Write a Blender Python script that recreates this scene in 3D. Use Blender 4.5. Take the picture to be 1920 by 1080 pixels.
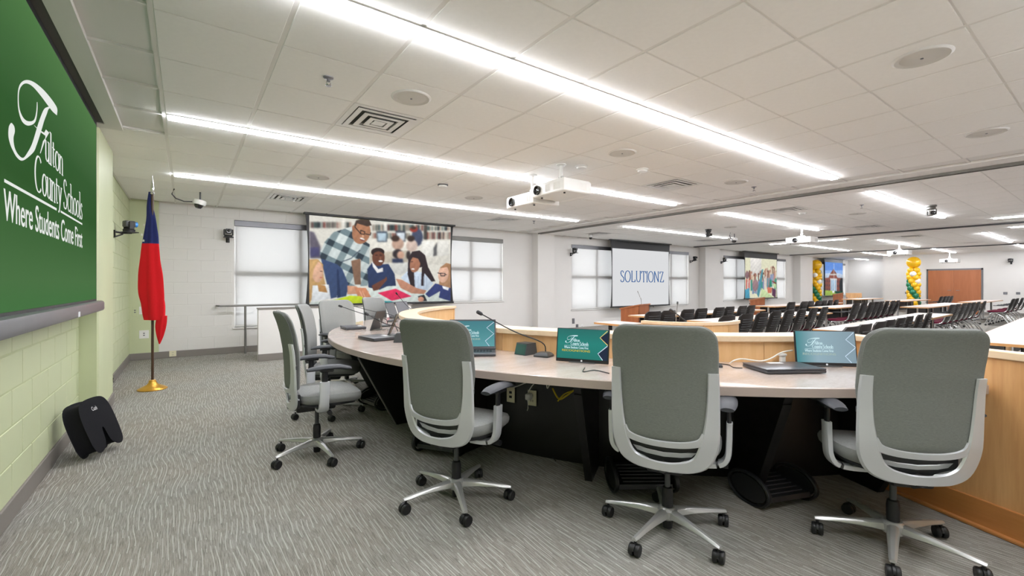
import bpy, bmesh, math, random
import numpy as np
from mathutils import Vector, Matrix
PI = math.pi
R = math.radians
sc = bpy.context.scene
for o in list(bpy.data.objects): bpy.data.objects.remove(o)
COL = sc.collection
random.seed(7)

# ------------------------------------------------------------------ camera
F_PX, CXP, CYP, YAW, EYE, CEIL = 848.0, 960.0, 535.0, R(54.2), 1.27, 2.71
cam_d = bpy.data.cameras.new('camera'); cam = bpy.data.objects.new('camera', cam_d); COL.objects.link(cam)
cam_d.sensor_fit = 'HORIZONTAL'; cam_d.sensor_width = 36.0; cam_d.lens = F_PX / 1920 * 36
cam_d.shift_y = -(540 - CYP) / 1920
cam_d.clip_start = .02; cam_d.clip_end = 200
cam.location = (0, 0, EYE); cam.rotation_euler = (R(90), 0, YAW - R(90))
sc.camera = cam
# ------------------------------------------------------------------ world, exposure
w = bpy.data.worlds.new('world'); sc.world = w; w.use_nodes = True
w.node_tree.nodes['Background'].inputs[0].default_value = (.86, .93, 1.0, 1)
w.node_tree.nodes['Background'].inputs[1].default_value = 12.0
sc.view_settings.view_transform = 'Standard'; sc.view_settings.look = 'None'
sc.view_settings.gamma = 1; sc.view_settings.use_curve_mapping = False
sc.view_settings.exposure = 0.0
LAMP = 64.0

# pixel of the photograph -> point of the room (on a level, or on the plane Y = const / X = const)
_c, _s = math.cos(YAW), math.sin(YAW)
def _ray(x, y):
    a = (x - CXP) / F_PX
    return Vector((_c + a * _s, _s - a * _c, (CYP - y) / F_PX))
def at_z(x, y, z): r = _ray(x, y); t = (z - EYE) / r.z; return Vector((r.x * t, r.y * t, z))
def at_y(x, y, Y): r = _ray(x, y); t = Y / r.y; return Vector((r.x * t, Y, EYE + r.z * t))
def at_x(x, y, X): r = _ray(x, y); t = X / r.x; return Vector((X, r.y * t, EYE + r.z * t))

# ------------------------------------------------------------------ materials
def lin(c):
    return tuple(((v / 255) / 12.92 if v / 255 <= .04045 else ((v / 255 + .055) / 1.055) ** 2.4) for v in c)
class NT:
    def __init__(s, name):
        s.m = bpy.data.materials.new(name); s.m.use_nodes = True; s.t = s.m.node_tree; s.n = s.t.nodes
        s.b = s.n['Principled BSDF']
    def new(s, typ, **k):
        n = s.n.new(typ)
        for a, v in k.items():
            if a.startswith('i'): n.inputs[int(a[1:])].default_value = v
            else: setattr(n, a, v)
        return n
    def link(s, a, b): s.t.links.new(a, b)
    def math(s, op, a, b=None, c=None):
        n = s.new('ShaderNodeMath', operation=op)
        for i, v in enumerate((a, b, c)):
            if v is None: continue
            if isinstance(v, (int, float)): n.inputs[i].default_value = v
            else: s.link(v, n.inputs[i])
        return n.outputs[0]
    def noise(s, vec, scale, detail=2, rough=.5):
        n = s.new('ShaderNodeTexNoise'); n.inputs['Scale'].default_value = scale
        n.inputs['Detail'].default_value = detail; n.inputs['Roughness'].default_value = rough
        if vec: s.link(vec, n.inputs['Vector'])
        return n.outputs[0]
    def ramp(s, fac, stops):
        n = s.new('ShaderNodeValToRGB'); e = n.color_ramp.elements
        while len(e) < len(stops): e.new(.5)
        for k, (p, c) in enumerate(stops): e[k].position = p; e[k].color = (*c, 1)
        s.link(fac, n.inputs[0]); return n.outputs[0]
    def bump(s, h, strength, dist=.002):
        n = s.new('ShaderNodeBump'); n.inputs['Strength'].default_value = strength; n.inputs['Distance'].default_value = dist
        s.link(h, n.inputs['Height']); s.link(n.outputs[0], s.b.inputs['Normal'])
    def coord(s, kind='Object', scale=None):
        n = s.new('ShaderNodeTexCoord').outputs[kind]
        if scale:
            m = s.new('ShaderNodeMapping'); m.inputs['Scale'].default_value = scale; s.link(n, m.inputs[0]); n = m.outputs[0]
        return n
def plain(name, rgb, rough=.5, metal=0., spec=.5, coat=0.):
    k = NT(name); k.b.inputs['Base Color'].default_value = (*lin(rgb), 1); k.b.inputs['Roughness'].default_value = rough
    k.b.inputs['Metallic'].default_value = metal; k.b.inputs['Specular IOR Level'].default_value = spec
    k.b.inputs['Coat Weight'].default_value = coat
    return k.m
def mottled(name, rgb, var=.06, scale=3., rough=.6, bump=.1, bscale=120., metal=0, spec=.5, bdist=.001):
    k = NT(name); c = k.coord(); f = k.noise(c, scale, 3)
    l = lin(rgb); a = tuple(v * (1 - var) for v in l); b = tuple(min(1, v * (1 + var)) for v in l)
    k.link(k.ramp(f, [(.3, a), (.7, b)]), k.b.inputs['Base Color'])
    k.b.inputs['Roughness'].default_value = rough; k.b.inputs['Metallic'].default_value = metal
    k.b.inputs['Specular IOR Level'].default_value = spec
    if bump: k.bump(k.noise(c, bscale, 2), bump, bdist)
    return k.m
def emit(name, rgb, s):
    k = NT(name); k.b.inputs['Base Color'].default_value = (0, 0, 0, 1); k.b.inputs['Specular IOR Level'].default_value = .02; k.b.inputs['Roughness'].default_value = .9
    k.b.inputs['Emission Color'].default_value = (*lin(rgb), 1); k.b.inputs['Emission Strength'].default_value = s
    return k.m
def fabric(name, rgb, sx=900, sz=1400, var=.18, rough=.9):
    k = NT(name); c = k.coord(); l = lin(rgb)
    wv = k.noise(k.coord(scale=(90, 90, sz / 2)), 1.0, 3, .7)
    k.link(k.ramp(wv, [(.3, tuple(v * (1 - var) for v in l)), (.7, tuple(v * (1 + var) for v in l))]), k.b.inputs['Base Color'])
    k.b.inputs['Roughness'].default_value = rough; k.b.inputs['Specular IOR Level'].default_value = .25
    k.bump(wv, .35, .0015); return k.m
def wood(name, c1, c2, axis=2, rough=.38, scale=1.0):
    k = NT(name); s = [14 * scale] * 3; s[axis] = 1.1 * scale
    v = k.coord(scale=tuple(s)); n1 = k.noise(v, 1.0, 4, .6); n2 = k.noise(v, 6.0, 3, .6)
    f = k.math('ADD', k.math('MULTIPLY', n1, .75), k.math('MULTIPLY', n2, .25))
    k.link(k.ramp(f, [(.32, lin(c1)), (.68, lin(c2))]), k.b.inputs['Base Color'])
    k.b.inputs['Roughness'].default_value = rough; return k.m
def vcol(name, strength=1.0, base=.0):
    k = NT(name); a = k.new('ShaderNodeAttribute'); a.attribute_name = 'Col'
    k.b.inputs['Base Color'].default_value = (.01, .01, .01, 1); k.b.inputs['Roughness'].default_value = .9; k.b.inputs['Specular IOR Level'].default_value = .02
    k.link(a.outputs['Color'], k.b.inputs['Emission Color']); k.b.inputs['Emission Strength'].default_value = strength
    return k.m

M = {}
M['green_wall'] = mottled('green wall paint', (198, 205, 166), .03, 2.0, .5, .12, 160)
M['green_wall_dark'] = mottled('green wall joint', (184, 193, 146), .03, 2.0, .5, .1, 160)
M['white_wall'] = mottled('white wall paint', (226, 223, 219), .02, 1.5, .5, .12, 160)
M['white_paint'] = plain('white satin paint', (232, 230, 227), .4)
M['ceil_tile'] = mottled('mineral ceiling tile', (246, 244, 241), .012, 30, .9, .2, 260)
M['grid'] = plain('ceiling grid', (232, 229, 225), .6)
M['spk'] = plain('speaker grille paint', (208, 205, 200), .7)
M['soffit'] = plain('soffit paint', (232, 230, 227), .7)
M['base'] = plain('grey rubber base', (128, 122, 116), .5)
M['silver'] = mottled('silver plastic', (210, 212, 215), .03, 6, .34, .0, 1, .35)
M['silver_leg'] = mottled('silver painted metal', (190, 190, 188), .03, 6, .3, .0, 1, .55)
M['black'] = plain('black plastic', (24, 24, 26), .45)
M['black_soft'] = plain('dark rubber', (38, 39, 42), .55)
M['pad'] = mottled('armrest pad', (58, 60, 65), .05, 20, .6, .1, 300)
M['back_fab'] = fabric('grey green back fabric', (122, 125, 120))
M['seat_fab'] = fabric('light grey upholstery', (140, 141, 139), var=.12)
M['dark_seat'] = fabric('dark upholstery', (70, 66, 74), var=.1)
M['maple'] = wood('maple panel', (222, 174, 118), (236, 194, 142), 2, .4)
M['maple_cap'] = wood('maple cap', (226, 198, 162), (236, 212, 180), 0, .35)
M['oak'] = wood('oak end panel', (196, 142, 88), (226, 178, 122), 2, .35, .8)
M['oak_base'] = wood('oak base board', (186, 122, 64), (206, 142, 84), 0, .4)
M['cherry'] = wood('cherry laminate', (150, 84, 48), (176, 106, 66), 2, .35)
M['door_wood'] = wood('stained door', (164, 98, 60), (182, 114, 74), 2, .4, .4)
M['desk_edge'] = plain('desk edge band', (176, 160, 150), .4)
M['black_lam'] = plain('black laminate', (20, 18, 18), .35)
M['tray'] = mottled('anodised grey', (118, 118, 122), .04, 5, .35, 0, 1, .5)
M['table_top'] = plain('light table laminate', (222, 208, 198), .35)
M['table_edge'] = plain('wood edge band', (206, 154, 100), .4)
M['chrome'] = plain('chrome', (205, 206, 208), .18, 1.0)
M['steel'] = plain('grey painted steel', (128, 126, 122), .4, .4)
M['gold'] = mottled('gold flag base', (214, 164, 72), .08, 8, .32, 0, 1, .8)
M['pole'] = wood('dark pole', (62, 42, 30), (84, 60, 42), 2, .35)
M['navy'] = fabric('navy flag cloth', (40, 48, 104), var=.15)
M['red'] = fabric('red flag cloth', (214, 28, 38), var=.1)
M['maroon'] = fabric('maroon seat cloth', (92, 14, 40), var=.15)
M['blk_back'] = mottled('black mesh back', (44, 40, 38), .2, 60, .5, .3, 400)
M['cushion'] = fabric('black velour', (22, 22, 26), var=.3)
M['white_pl'] = plain('white plastic', (232, 231, 228), .35)
M['ivory'] = plain('ivory plastic', (226, 220, 190), .4)
M['lens'] = plain('dark glass lens', (12, 12, 16), .08, 0, .9, .5)
M['blue_lens'] = plain('blue lens hood', (60, 140, 220), .2)
M['dkgrey'] = plain('dark grey housing', (70, 72, 74), .4)
M['hole'] = plain('dark opening shade', (92, 90, 87), .9)  # dark colour standing for shade inside slots and vent openings
M['lamp'] = emit('led diffuser', (247, 249, 255), LAMP)
M['yellow'] = plain('yellow latex', (240, 186, 20), .25, 0, .6)
M['bgreen'] = plain('green latex', (20, 120, 80), .25, 0, .6)
M['bwhite'] = plain('white latex', (240, 238, 232), .25, 0, .6)
M['ycable'] = plain('yellow cable', (214, 186, 30), .4)
M['wcable'] = plain('white cable', (236, 232, 222), .4)
M['bcable'] = plain('black cable', (18, 18, 18), .4)
M['teal_box'] = plain('green grey display glass', (60, 92, 84), .15)
M['laptop'] = plain('charcoal laptop shell', (74, 74, 78), .35, .3)
M['text_white'] = emit('projected white lettering', (240, 243, 238), .92)
M['text_cyan'] = emit('screen white lettering', (214, 244, 250), .95)
M['text_gold'] = emit('screen gold lettering', (206, 190, 60), .9)
M['text_dim'] = emit('washed screen lettering', (176, 196, 186), .9)
M['text_blue'] = emit('projected blue lettering', (40, 96, 160), .9)
M['line_gold'] = emit('screen gold line', (236, 214, 130), .9)
M['line_white'] = emit('screen white line', (206, 226, 244), .95)
M['tri_dark'] = emit('screen dark triangle', (44, 52, 72), .9)
M['scr_white'] = emit('projected white', (228, 229, 231), .92)
M['stitch'] = plain('white print', (225, 225, 225), .6)
M['vcol'] = vcol('projected picture', 1.0)
M['glass'] = NT('window glass').m
_g = M['glass'].node_tree.nodes['Principled BSDF']; _g.inputs['Transmission Weight'].default_value = 1; _g.inputs['Roughness'].default_value = 0; _g.inputs['IOR'].default_value = 1.02

def mat_shade():
    k = NT('roller shade cloth'); out = k.n['Material Output']
    k.b.inputs['Base Color'].default_value = (*lin((236, 234, 231)), 1); k.b.inputs['Roughness'].default_value = .9
    tr = k.new('ShaderNodeBsdfTranslucent'); tr.inputs[0].default_value = (.5, .49, .48, 1)
    mx = k.new('ShaderNodeMixShader'); mx.inputs[0].default_value = .55
    k.link(k.b.outputs[0], mx.inputs[1]); k.link(tr.outputs[0], mx.inputs[2]); k.link(mx.outputs[0], out.inputs[0]); return k.m
M['shade'] = mat_shade()

def mat_carpet():
    k = NT('carpet with wandering light threads')
    geo = k.new('ShaderNodeTexCoord').outputs['Object']
    sep = k.new('ShaderNodeSeparateXYZ'); k.link(geo, sep.inputs[0]); x, y = sep.outputs[0], sep.outputs[1]
    wn = k.noise(k.coord(scale=(1.6, 1.1, 1)), 1.0, 2); wn2 = k.noise(k.coord(scale=(5, 3.2, 1)), 1.0, 1)
    u = k.math('ADD', x, k.math('ADD', k.math('MULTIPLY', wn, .17), k.math('MULTIPLY', wn2, .010)))
    def threads(pitch, ylen, thr, width):
        q = k.math('DIVIDE', u, pitch); cell = k.math('FLOOR', q); fr = k.math('FRACT', q)
        dist = k.math('ABSOLUTE', k.math('SUBTRACT', fr, .5))
        line = k.math('SUBTRACT', 1.0, k.math('SMOOTH_MIN', k.math('DIVIDE', dist, width), 1.0, .2))
        cmb = k.new('ShaderNodeCombineXYZ'); k.link(k.math('MULTIPLY', cell, 7.31), cmb.inputs[0])
        k.link(k.math('MULTIPLY', y, 1 / ylen), cmb.inputs[1])
        pres = k.math('GREATER_THAN', k.noise(cmb.outputs[0], 1.0, 1), thr)
        return k.math('MAXIMUM', k.math('MULTIPLY', line, pres), 0.0)
    t1 = threads(.0235, .22, .47, .15); t2 = threads(.0135, .11, .50, .22)
    t = k.math('MINIMUM', k.math('ADD', t1, k.math('MULTIPLY', t2, .38)), 1.0)
    grain = k.noise(geo, 260, 2, .7); patch = k.noise(geo, 1.1, 2); dark = k.noise(k.coord(scale=(190, 9, 1)), 1.0, 2, .7)
    rb = k.math('ABSOLUTE', k.math('SUBTRACT', k.math('FRACT', k.math('DIVIDE', x, .0062)), .5))
    base = k.math('ADD', k.math('MULTIPLY', grain, .30), k.math('ADD', k.math('MULTIPLY', dark, .50), k.math('MULTIPLY', rb, .22)))
    col = k.ramp(base, [(.30, lin((100, 97, 92))), (.45, lin((140, 137, 131))), (.60, lin((166, 163, 157)))])
    warm = k.new('ShaderNodeMix', data_type='RGBA', blend_type='MULTIPLY')
    k.link(k.ramp(patch, [(.35, (1, .97, .93)), (.65, (.98, 1, 1))]), warm.inputs[7]); k.link(col, warm.inputs[6]); warm.inputs[0].default_value = 1
    mx = k.new('ShaderNodeMix', data_type='RGBA'); k.link(k.math('MULTIPLY', t, .62), mx.inputs[0]); k.link(warm.outputs[2], mx.inputs[6])
    mx.inputs[7].default_value = (*lin((206, 204, 198)), 1)
    k.link(mx.outputs[2], k.b.inputs['Base Color']); k.b.inputs['Roughness'].default_value = .95; k.b.inputs['Specular IOR Level'].default_value = .1
    k.bump(k.math('ADD', base, k.math('MULTIPLY', t, .5)), .5, .004); return k.m
M['carpet'] = mat_carpet()
def mat_desk():
    k = NT('speckled desk laminate'); c = k.coord(scale=(3, 9, 3)); f = k.noise(c, 1.0, 4, .65); g = k.noise(k.coord(), 90, 3)
    k.link(k.ramp(k.math('ADD', k.math('MULTIPLY', f, .7), k.math('MULTIPLY', g, .3)), [(.35, lin((184, 168, 158))), (.65, lin((206, 192, 183)))]), k.b.inputs['Base Color'])
    k.b.inputs['Roughness'].default_value = .16; k.b.inputs['Coat Weight'].default_value = .3; k.b.inputs['Coat Roughness'].default_value = .06
    return k.m
M['desk'] = mat_desk()
def mat_grad(name, stops, axis, lo, hi, s=1.0):
    k = NT(name); sep = k.new('ShaderNodeSeparateXYZ'); k.link(k.coord(), sep.inputs[0])
    f = k.math('DIVIDE', k.math('SUBTRACT', sep.outputs[axis], lo), hi - lo)
    k.link(k.ramp(f, [(p, lin(c)) for p, c in stops]), k.b.inputs['Emission Color'])
    k.b.inputs['Base Color'].default_value = (.01, .01, .01, 1); k.b.inputs['Emission Strength'].default_value = s; k.b.inputs['Roughness'].default_value = .9; k.b.inputs['Specular IOR Level'].default_value = .02
    return k.m
M['green_screen'] = mat_grad('green projected slide', [(0, (62, 114, 58)), (.10, (68, 112, 60)), (.42, (28, 82, 16)), (.62, (32, 86, 24)), (.80, (58, 104, 50)), (1, (80, 124, 70))], 2, 1.15, 2.66, .9)
M['teal_screen'] = mat_grad('teal display', [(0, (34, 120, 110)), (.5, (36, 132, 122)), (1, (40, 110, 104))], 2, 0, .2, .95)
M['teal_wash'] = mat_grad('washed teal display', [(0, (70, 140, 146)), (.35, (150, 178, 190)), (1, (136, 158, 170))], 0, -.17, .17, .95)
M['teal_mid'] = mat_grad('pale teal display', [(0, (96, 160, 166)), (.6, (76, 140, 146)), (1, (70, 128, 138))], 2, 0, .2, .95)

# ------------------------------------------------------------------ mesh helpers
class B:
    def __init__(s): s.bm = bmesh.new(); s.mi = 0
    def _fin(s, vs, Mx):
        if Mx is not None: bmesh.ops.transform(s.bm, matrix=Mx, verts=vs)
    def face(s, pts, Mx=None):
        vs = [s.bm.verts.new(p) for p in pts]; f = s.bm.faces.new(vs); f.material_index = s.mi; s._fin(vs, Mx); return s
    def box(s, x0, x1, y0, y1, z0, z1, bev=0, Mx=None, seg=1):
        g = bmesh.ops.create_cube(s.bm, size=1)
        bmesh.ops.transform(s.bm, matrix=Matrix.Translation(((x0+x1)/2, (y0+y1)/2, (z0+z1)/2)) @ Matrix.Diagonal((abs(x1-x0), abs(y1-y0), abs(z1-z0), 1)), verts=g['verts'])
        vs = g['verts']; fs = list({f for v in vs for f in v.link_faces})
        if bev:
            es = list({e for v in vs for e in v.link_edges})
            r = bmesh.ops.bevel(s.bm, geom=es, offset=bev, segments=seg, affect='EDGES', profile=.5)
            fs = list({f for f in r['faces']} | {f for v in r['verts'] for f in v.link_faces}); vs = list({v for f in fs for v in f.verts})
        for f in fs: f.material_index = s.mi
        s._fin(vs, Mx); return s
    def loft(s, rings, cap=True, Mx=None, closed=True, loop=False):
        rv = [[s.bm.verts.new(p) for p in r] for r in rings]; n = len(rings[0]); fs = []
        for a, b in zip(rv, rv[1:] + ([rv[0]] if loop else [])):
            for i in range(n if closed else n - 1):
                j = (i + 1) % n
                try: fs.append(s.bm.faces.new((a[i], a[j], b[j], b[i])))
                except ValueError: pass
        if cap and not loop and closed:
            fs.append(s.bm.faces.new(list(reversed(rv[0])))); fs.append(s.bm.faces.new(rv[-1]))
        for f in fs: f.material_index = s.mi
        s._fin([v for r in rv for v in r], Mx); return s
    def tube(s, path, r, n=8, ab=None, up=(0, 0, 1), Mx=None, cap=True, sq=False, loop=False):
        path = [Vector(p) for p in path]; m = len(path); rs = r if isinstance(r, (list, tuple)) else [r] * m; rings = []
        up = Vector(up)
        for i, p in enumerate(path):
            if loop: t = (path[(i+1) % m] - path[i-1]).normalized()
            else: t = (path[min(i+1, m-1)] - path[max(i-1, 0)]).normalized()
            u = up - t * up.dot(t)
            if u.length < 1e-3: u = Vector((1, 0, 0)) - t * t.x
            u.normalize(); v = t.cross(u)
            if ab: a, b = ab[i] if isinstance(ab, list) else ab
            else: a = b = rs[i]
            if sq:
                k = .72; pr = [(-1, -k), (-k, -1), (k, -1), (1, -k), (1, k), (k, 1), (-k, 1), (-1, k)]
            else: pr = [(math.cos(2*PI*q/n), math.sin(2*PI*q/n)) for q in range(n)]
            rings.append([p + v * (a * c1) + u * (b * c2) for c1, c2 in pr])
        return s.loft(rings, cap, Mx, True, loop)
    def lathe(s, prof, n=20, Mx=None, cap=True):
        rings = [[(r * math.cos(2*PI*i/n), r * math.sin(2*PI*i/n), z) for i in range(n)] for r, z in prof]
        return s.loft(rings, cap, Mx)
    def prism(s, poly, z0, z1, Mx=None):
        return s.loft([[(x, y, z0) for x, y in poly], [(x, y, z1) for x, y in poly]], True, Mx)
    def ball(s, c, r, sub=2, Mx=None, sz=1):
        g = bmesh.ops.create_icosphere(s.bm, subdivisions=sub, radius=r)
        bmesh.ops.transform(s.bm, matrix=Matrix.Translation(c) @ Matrix.Diagonal((1, 1, sz, 1)), verts=g['verts'])
        for f in {f for v in g['verts'] for f in v.link_faces}: f.material_index = s.mi
        s._fin(g['verts'], Mx); return s
    def mesh(s, name, mats, smooth=35):
        bmesh.ops.recalc_face_normals(s.bm, faces=s.bm.faces); me = bpy.data.meshes.new(name); s.bm.to_mesh(me); s.bm.free()
        for m in (mats if isinstance(mats, (list, tuple)) else [mats]): me.materials.append(m)
        if smooth:
            me.shade_smooth(); me.set_sharp_from_angle(angle=R(smooth))
        return me
    def build(s, name, mats, parent=None, smooth=35, **k):
        return obj(name, s.mesh(name, mats, smooth), parent, **k)
def obj(name, me, parent=None, loc=None, rz=None, label=None, cat=None, group=None, kind=None):
    o = bpy.data.objects.new(name, me); COL.objects.link(o)
    if parent: o.parent = parent
    if loc is not None: o.location = loc
    if rz is not None: o.rotation_euler = (0, 0, rz)
    return tag(o, label, cat, group, kind)
def tag(o, label=None, cat=None, group=None, kind=None):
    for k, v in (('label', label), ('category', cat), ('group', group), ('kind', kind)):
        if v: o[k] = v
    return o
def thing(name, label, cat, loc=(0, 0, 0), rz=0, group=None):
    return obj(name, None, None, loc, rz, label, cat, group)
def struct(name, b, mat, parent=None, smooth=35):
    o = b.build(name, mat, parent, smooth)
    if not parent: o['kind'] = 'structure'
    return o
def dup(root, loc, rz, label, group=None, scale=None):
    r = root.copy(); COL.objects.link(r); r.location = loc; r.rotation_euler = (0, 0, rz); r['label'] = label
    if group: r['group'] = group
    if scale: r.scale = scale
    for ch in list(root.children):
        c = ch.copy(); COL.objects.link(c); c.parent = r
        for g in list(ch.children):
            d = g.copy(); COL.objects.link(d); d.parent = c
    return r
def arc(cx, cy, r, a0, a1, n): return [(cx + r*math.cos(R(a0+(a1-a0)*i/n)), cy + r*math.sin(R(a0+(a1-a0)*i/n))) for i in range(n+1)]
def interp(tab, x):
    for (a, b), (c, d) in zip(tab, tab[1:]):
        if x <= c: return b + (d - b) * max(0, (x - a)) / (c - a)
    return tab[-1][1]
def smooth_path(pts, n=5):
    out = []
    for i in range(len(pts)-1):
        p0, p1, p2, p3 = pts[max(i-1, 0)], pts[i], pts[i+1], pts[min(i+2, len(pts)-1)]
        for k in range(n):
            t_ = k/n; out.append(tuple(.5*((2*b_)+(-a_+c_)*t_+(2*a_-5*b_+4*c_-d_)*t_*t_+(-a_+3*b_-3*c_+d_)*t_**3) for a_, b_, c_, d_ in zip(p0, p1, p2, p3)))
    return out + [tuple(pts[-1])]
ORD = ['first', 'second', 'third', 'fourth', 'fifth', 'sixth', 'seventh', 'eighth', 'ninth', 'tenth', 'eleventh', 'twelfth', 'thirteenth', 'fourteenth']

# ------------------------------------------------------------------ lettering
def text_geo(body):
    cu = bpy.data.curves.new('t', 'FONT'); cu.body = body; cu.resolution_u = 3
    o = bpy.data.objects.new('t', cu); COL.objects.link(o)
    me = bpy.data.meshes.new_from_object(o.evaluated_get(bpy.context.evaluated_depsgraph_get()))
    vs = [v.co.copy() for v in me.vertices]; fs = [tuple(p.vertices) for p in me.polygons]
    bpy.data.objects.remove(o); bpy.data.curves.remove(cu); bpy.data.meshes.remove(me); return vs, fs
_tg = {}
def sans(b, body, x0, x1, y0, y1, fn, bold=0):
    if body not in _tg: bpy.context.view_layer.update(); _tg[body] = text_geo(body)
    vs, fs = _tg[body]; X0 = min(v.x for v in vs); X1 = max(v.x for v in vs); Y0 = min(v.y for v in vs); Y1 = max(v.y for v in vs)
    for ox in ([0] if not bold else [-bold, 0, bold]):
        nv = [b.bm.verts.new(fn(x0 + (v.x-X0)/(X1-X0)*(x1-x0) + ox, y0 + (v.y-Y0)/(Y1-Y0)*(y1-y0))) for v in vs]
        for f in fs:
            try: ff = b.bm.faces.new([nv[i] for i in f]); ff.material_index = b.mi
            except ValueError: pass
def el(cx, cy, rx, ry, a0, a1, n=16): return [(cx + rx*math.cos(R(a0+(a1-a0)*i/n)), cy + ry*math.sin(R(a0+(a1-a0)*i/n))) for i in range(n+1)]
GL = {  # stroke letters with slab ends: paths, serif marks, advance
 'u': ([[(.08,.6),(.08,.18),(.11,.06),(.2,.0),(.3,.06),(.37,.18)], [(.37,.62),(.37,0)]], [(.04,.6),(.33,.62),(.41,0)], .46),
 'l': ([[(.1,1),(.1,0)]], [(.06,1),(.1,0)], .22),
 't': ([[(.12,.8),(.12,.12),(.16,.02),(.27,.05)]], [(.1,.6),(.2,.6)], .3),
 'o': ([el(.23,.31,.19,.31,0,360,20)], [], .46),
 'n': ([[(.08,.6),(.08,0)], [(.08,.42),(.15,.56),(.25,.61),(.34,.54),(.36,.4),(.36,0)]], [(.04,.6),(.08,0),(.36,0)], .46),
 'c': ([el(.23,.31,.19,.31,48,312,16)], [], .4),
 'h': ([[(.08,1),(.08,0)], [(.08,.42),(.15,.56),(.25,.61),(.34,.54),(.36,.4),(.36,0)]], [(.04,1),(.08,0),(.36,0)], .46),
 'y': ([[(.06,.6),(.22,.04)], [(.38,.6),(.22,.04),(.15,-.17),(.08,-.24),(.02,-.2)]], [(.06,.6),(.38,.6)], .42),
 's': ([[(.27,.5),(.2,.6),(.12,.6),(.06,.5),(.09,.38),(.2,.28),(.27,.18),(.24,.05),(.15,.0),(.06,.03),(.03,.12)]], [], .34),
 'C': ([el(.36,.5,.31,.5,48,312,22)], [], .66),
 'S': ([[(.4,.82),(.33,.95),(.22,1),(.1,.93),(.06,.78),(.12,.62),(.28,.48),(.42,.36),(.45,.2),(.37,.05),(.24,0),(.1,.04),(.05,.2)]], [], .54),
 'O': ([el(.38,.5,.34,.5,0,360,26)], [], .8),
 'L': ([[(.12,1),(.12,0)], [(.12,.02),(.5,.02)],[(.5,.0),(.53,.22)]], [(.12,1)], .6),
 'U': ([[(.12,1),(.12,.3),(.2,.08),(.36,0),(.52,.08),(.6,.3),(.6,1)]], [(.12,1),(.6,1)], .74),
 'T': ([[(.32,1),(.32,0)], [(.05,.98),(.59,.98)],[(.02,.8),(.05,1.0)],[(.59,1.0),(.62,.8)]], [(.32,0)], .66),
 'I': ([[(.12,1),(.12,0)]], [(.12,1),(.12,0)], .26),
 'N': ([[(.1,1),(.1,0)], [(.1,1),(.62,.03)], [(.62,1),(.62,0)]], [(.1,1),(.1,0),(.62,1)], .82),
 'Z': ([[(.07,.98),(.54,.98)],[(.04,.8),(.07,1.0)],[(.5,.98),(.08,.02)],[(.04,.02),(.54,.02)],[(.53,0),(.57,.22)]], [], .64), ' ': ([], [], .22)}
def strip(b, pts, fn, rx, ry):
    L = []
    for i, p in enumerate(pts):
        q = pts[min(i+1, len(pts)-1)]; o = pts[max(i-1, 0)]; tx, ty = q[0]-o[0], q[1]-o[1]; l = math.hypot(tx, ty) or 1; nx, ny = -ty/l, tx/l
        h = math.hypot(rx*nx, ry*ny); L.append(((p[0]+nx*h, p[1]+ny*h), (p[0]-nx*h, p[1]-ny*h)))
    edges(b, L, fn)
def edges(b, L, fn):
    vs = [(b.bm.verts.new(fn(*a)), b.bm.verts.new(fn(*c))) for a, c in L]
    for (a, c), (d, e) in zip(vs, vs[1:]):
        f = b.bm.faces.new((a, c, e, d)); f.material_index = b.mi
def serif(b, body, x0, x1, y0, h, fn, rx=.055, ry=.02):
    tot = sum(GL[c][2] for c in body); k = (x1-x0)/tot; x = x0
    for c in body:
        paths, sf, adv = GL[c]
        g = lambda px, py: fn(x + px*k, y0 + py*h)
        for p in paths: strip(b, p, g, rx, ry)
        for (sx, sy) in sf: strip(b, [(sx-.085, sy), (sx+.085, sy)], g, rx, .022)
        x += adv*k
SW = ([([0.293,0.375],[0.299,0.377]),([0.286,0.345],[0.299,0.352]),([0.261,0.314],[0.275,0.312]),([0.206,0.294],[0.206,0.282]),([0.162,0.289],[0.149,0.276]),([0.129,0.299],[0.118,0.293]),([0.118,0.321],[0.109,0.319]),([0.124,0.35],[0.115,0.351]),([0.155,0.376],[0.143,0.378]),([0.198,0.394],[0.198,0.404]),([0.257,0.405],[0.275,0.424]),([0.341,0.408],[0.37,0.437]),([0.416,0.407],[0.466,0.442]),([0.482,0.407],[0.537,0.44]),([0.544,0.413],[0.551,0.431])],
      [([0.455,0.414],[0.455,0.41]),([0.416,0.4],[0.429,0.397]),([0.37,0.377],[0.408,0.376]),([0.317,0.327],[0.376,0.345]),([0.288,0.294],[0.346,0.31]),([0.261,0.262],[0.315,0.276]),([0.236,0.236],[0.289,0.249]),([0.201,0.209],[0.254,0.22]),([0.158,0.183],[0.158,0.176]),([0.116,0.181],[0.106,0.171]),([0.085,0.191],[0.069,0.181]),([0.074,0.212],[0.047,0.192]),([0.085,0.232],[0.034,0.208]),([0.08,0.244],[0.037,0.23]),([0.06,0.247],[0.052,0.244])],
      [([0.263,0.3],[0.264,0.299]),([0.315,0.302],[0.312,0.298]),([0.376,0.309],[0.37,0.302]),([0.397,0.325],[0.39,0.304]),([0.438,0.326],[0.39,0.296]),([0.395,0.296],[0.362,0.28]),([0.335,0.237],[0.327,0.235])])
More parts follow.
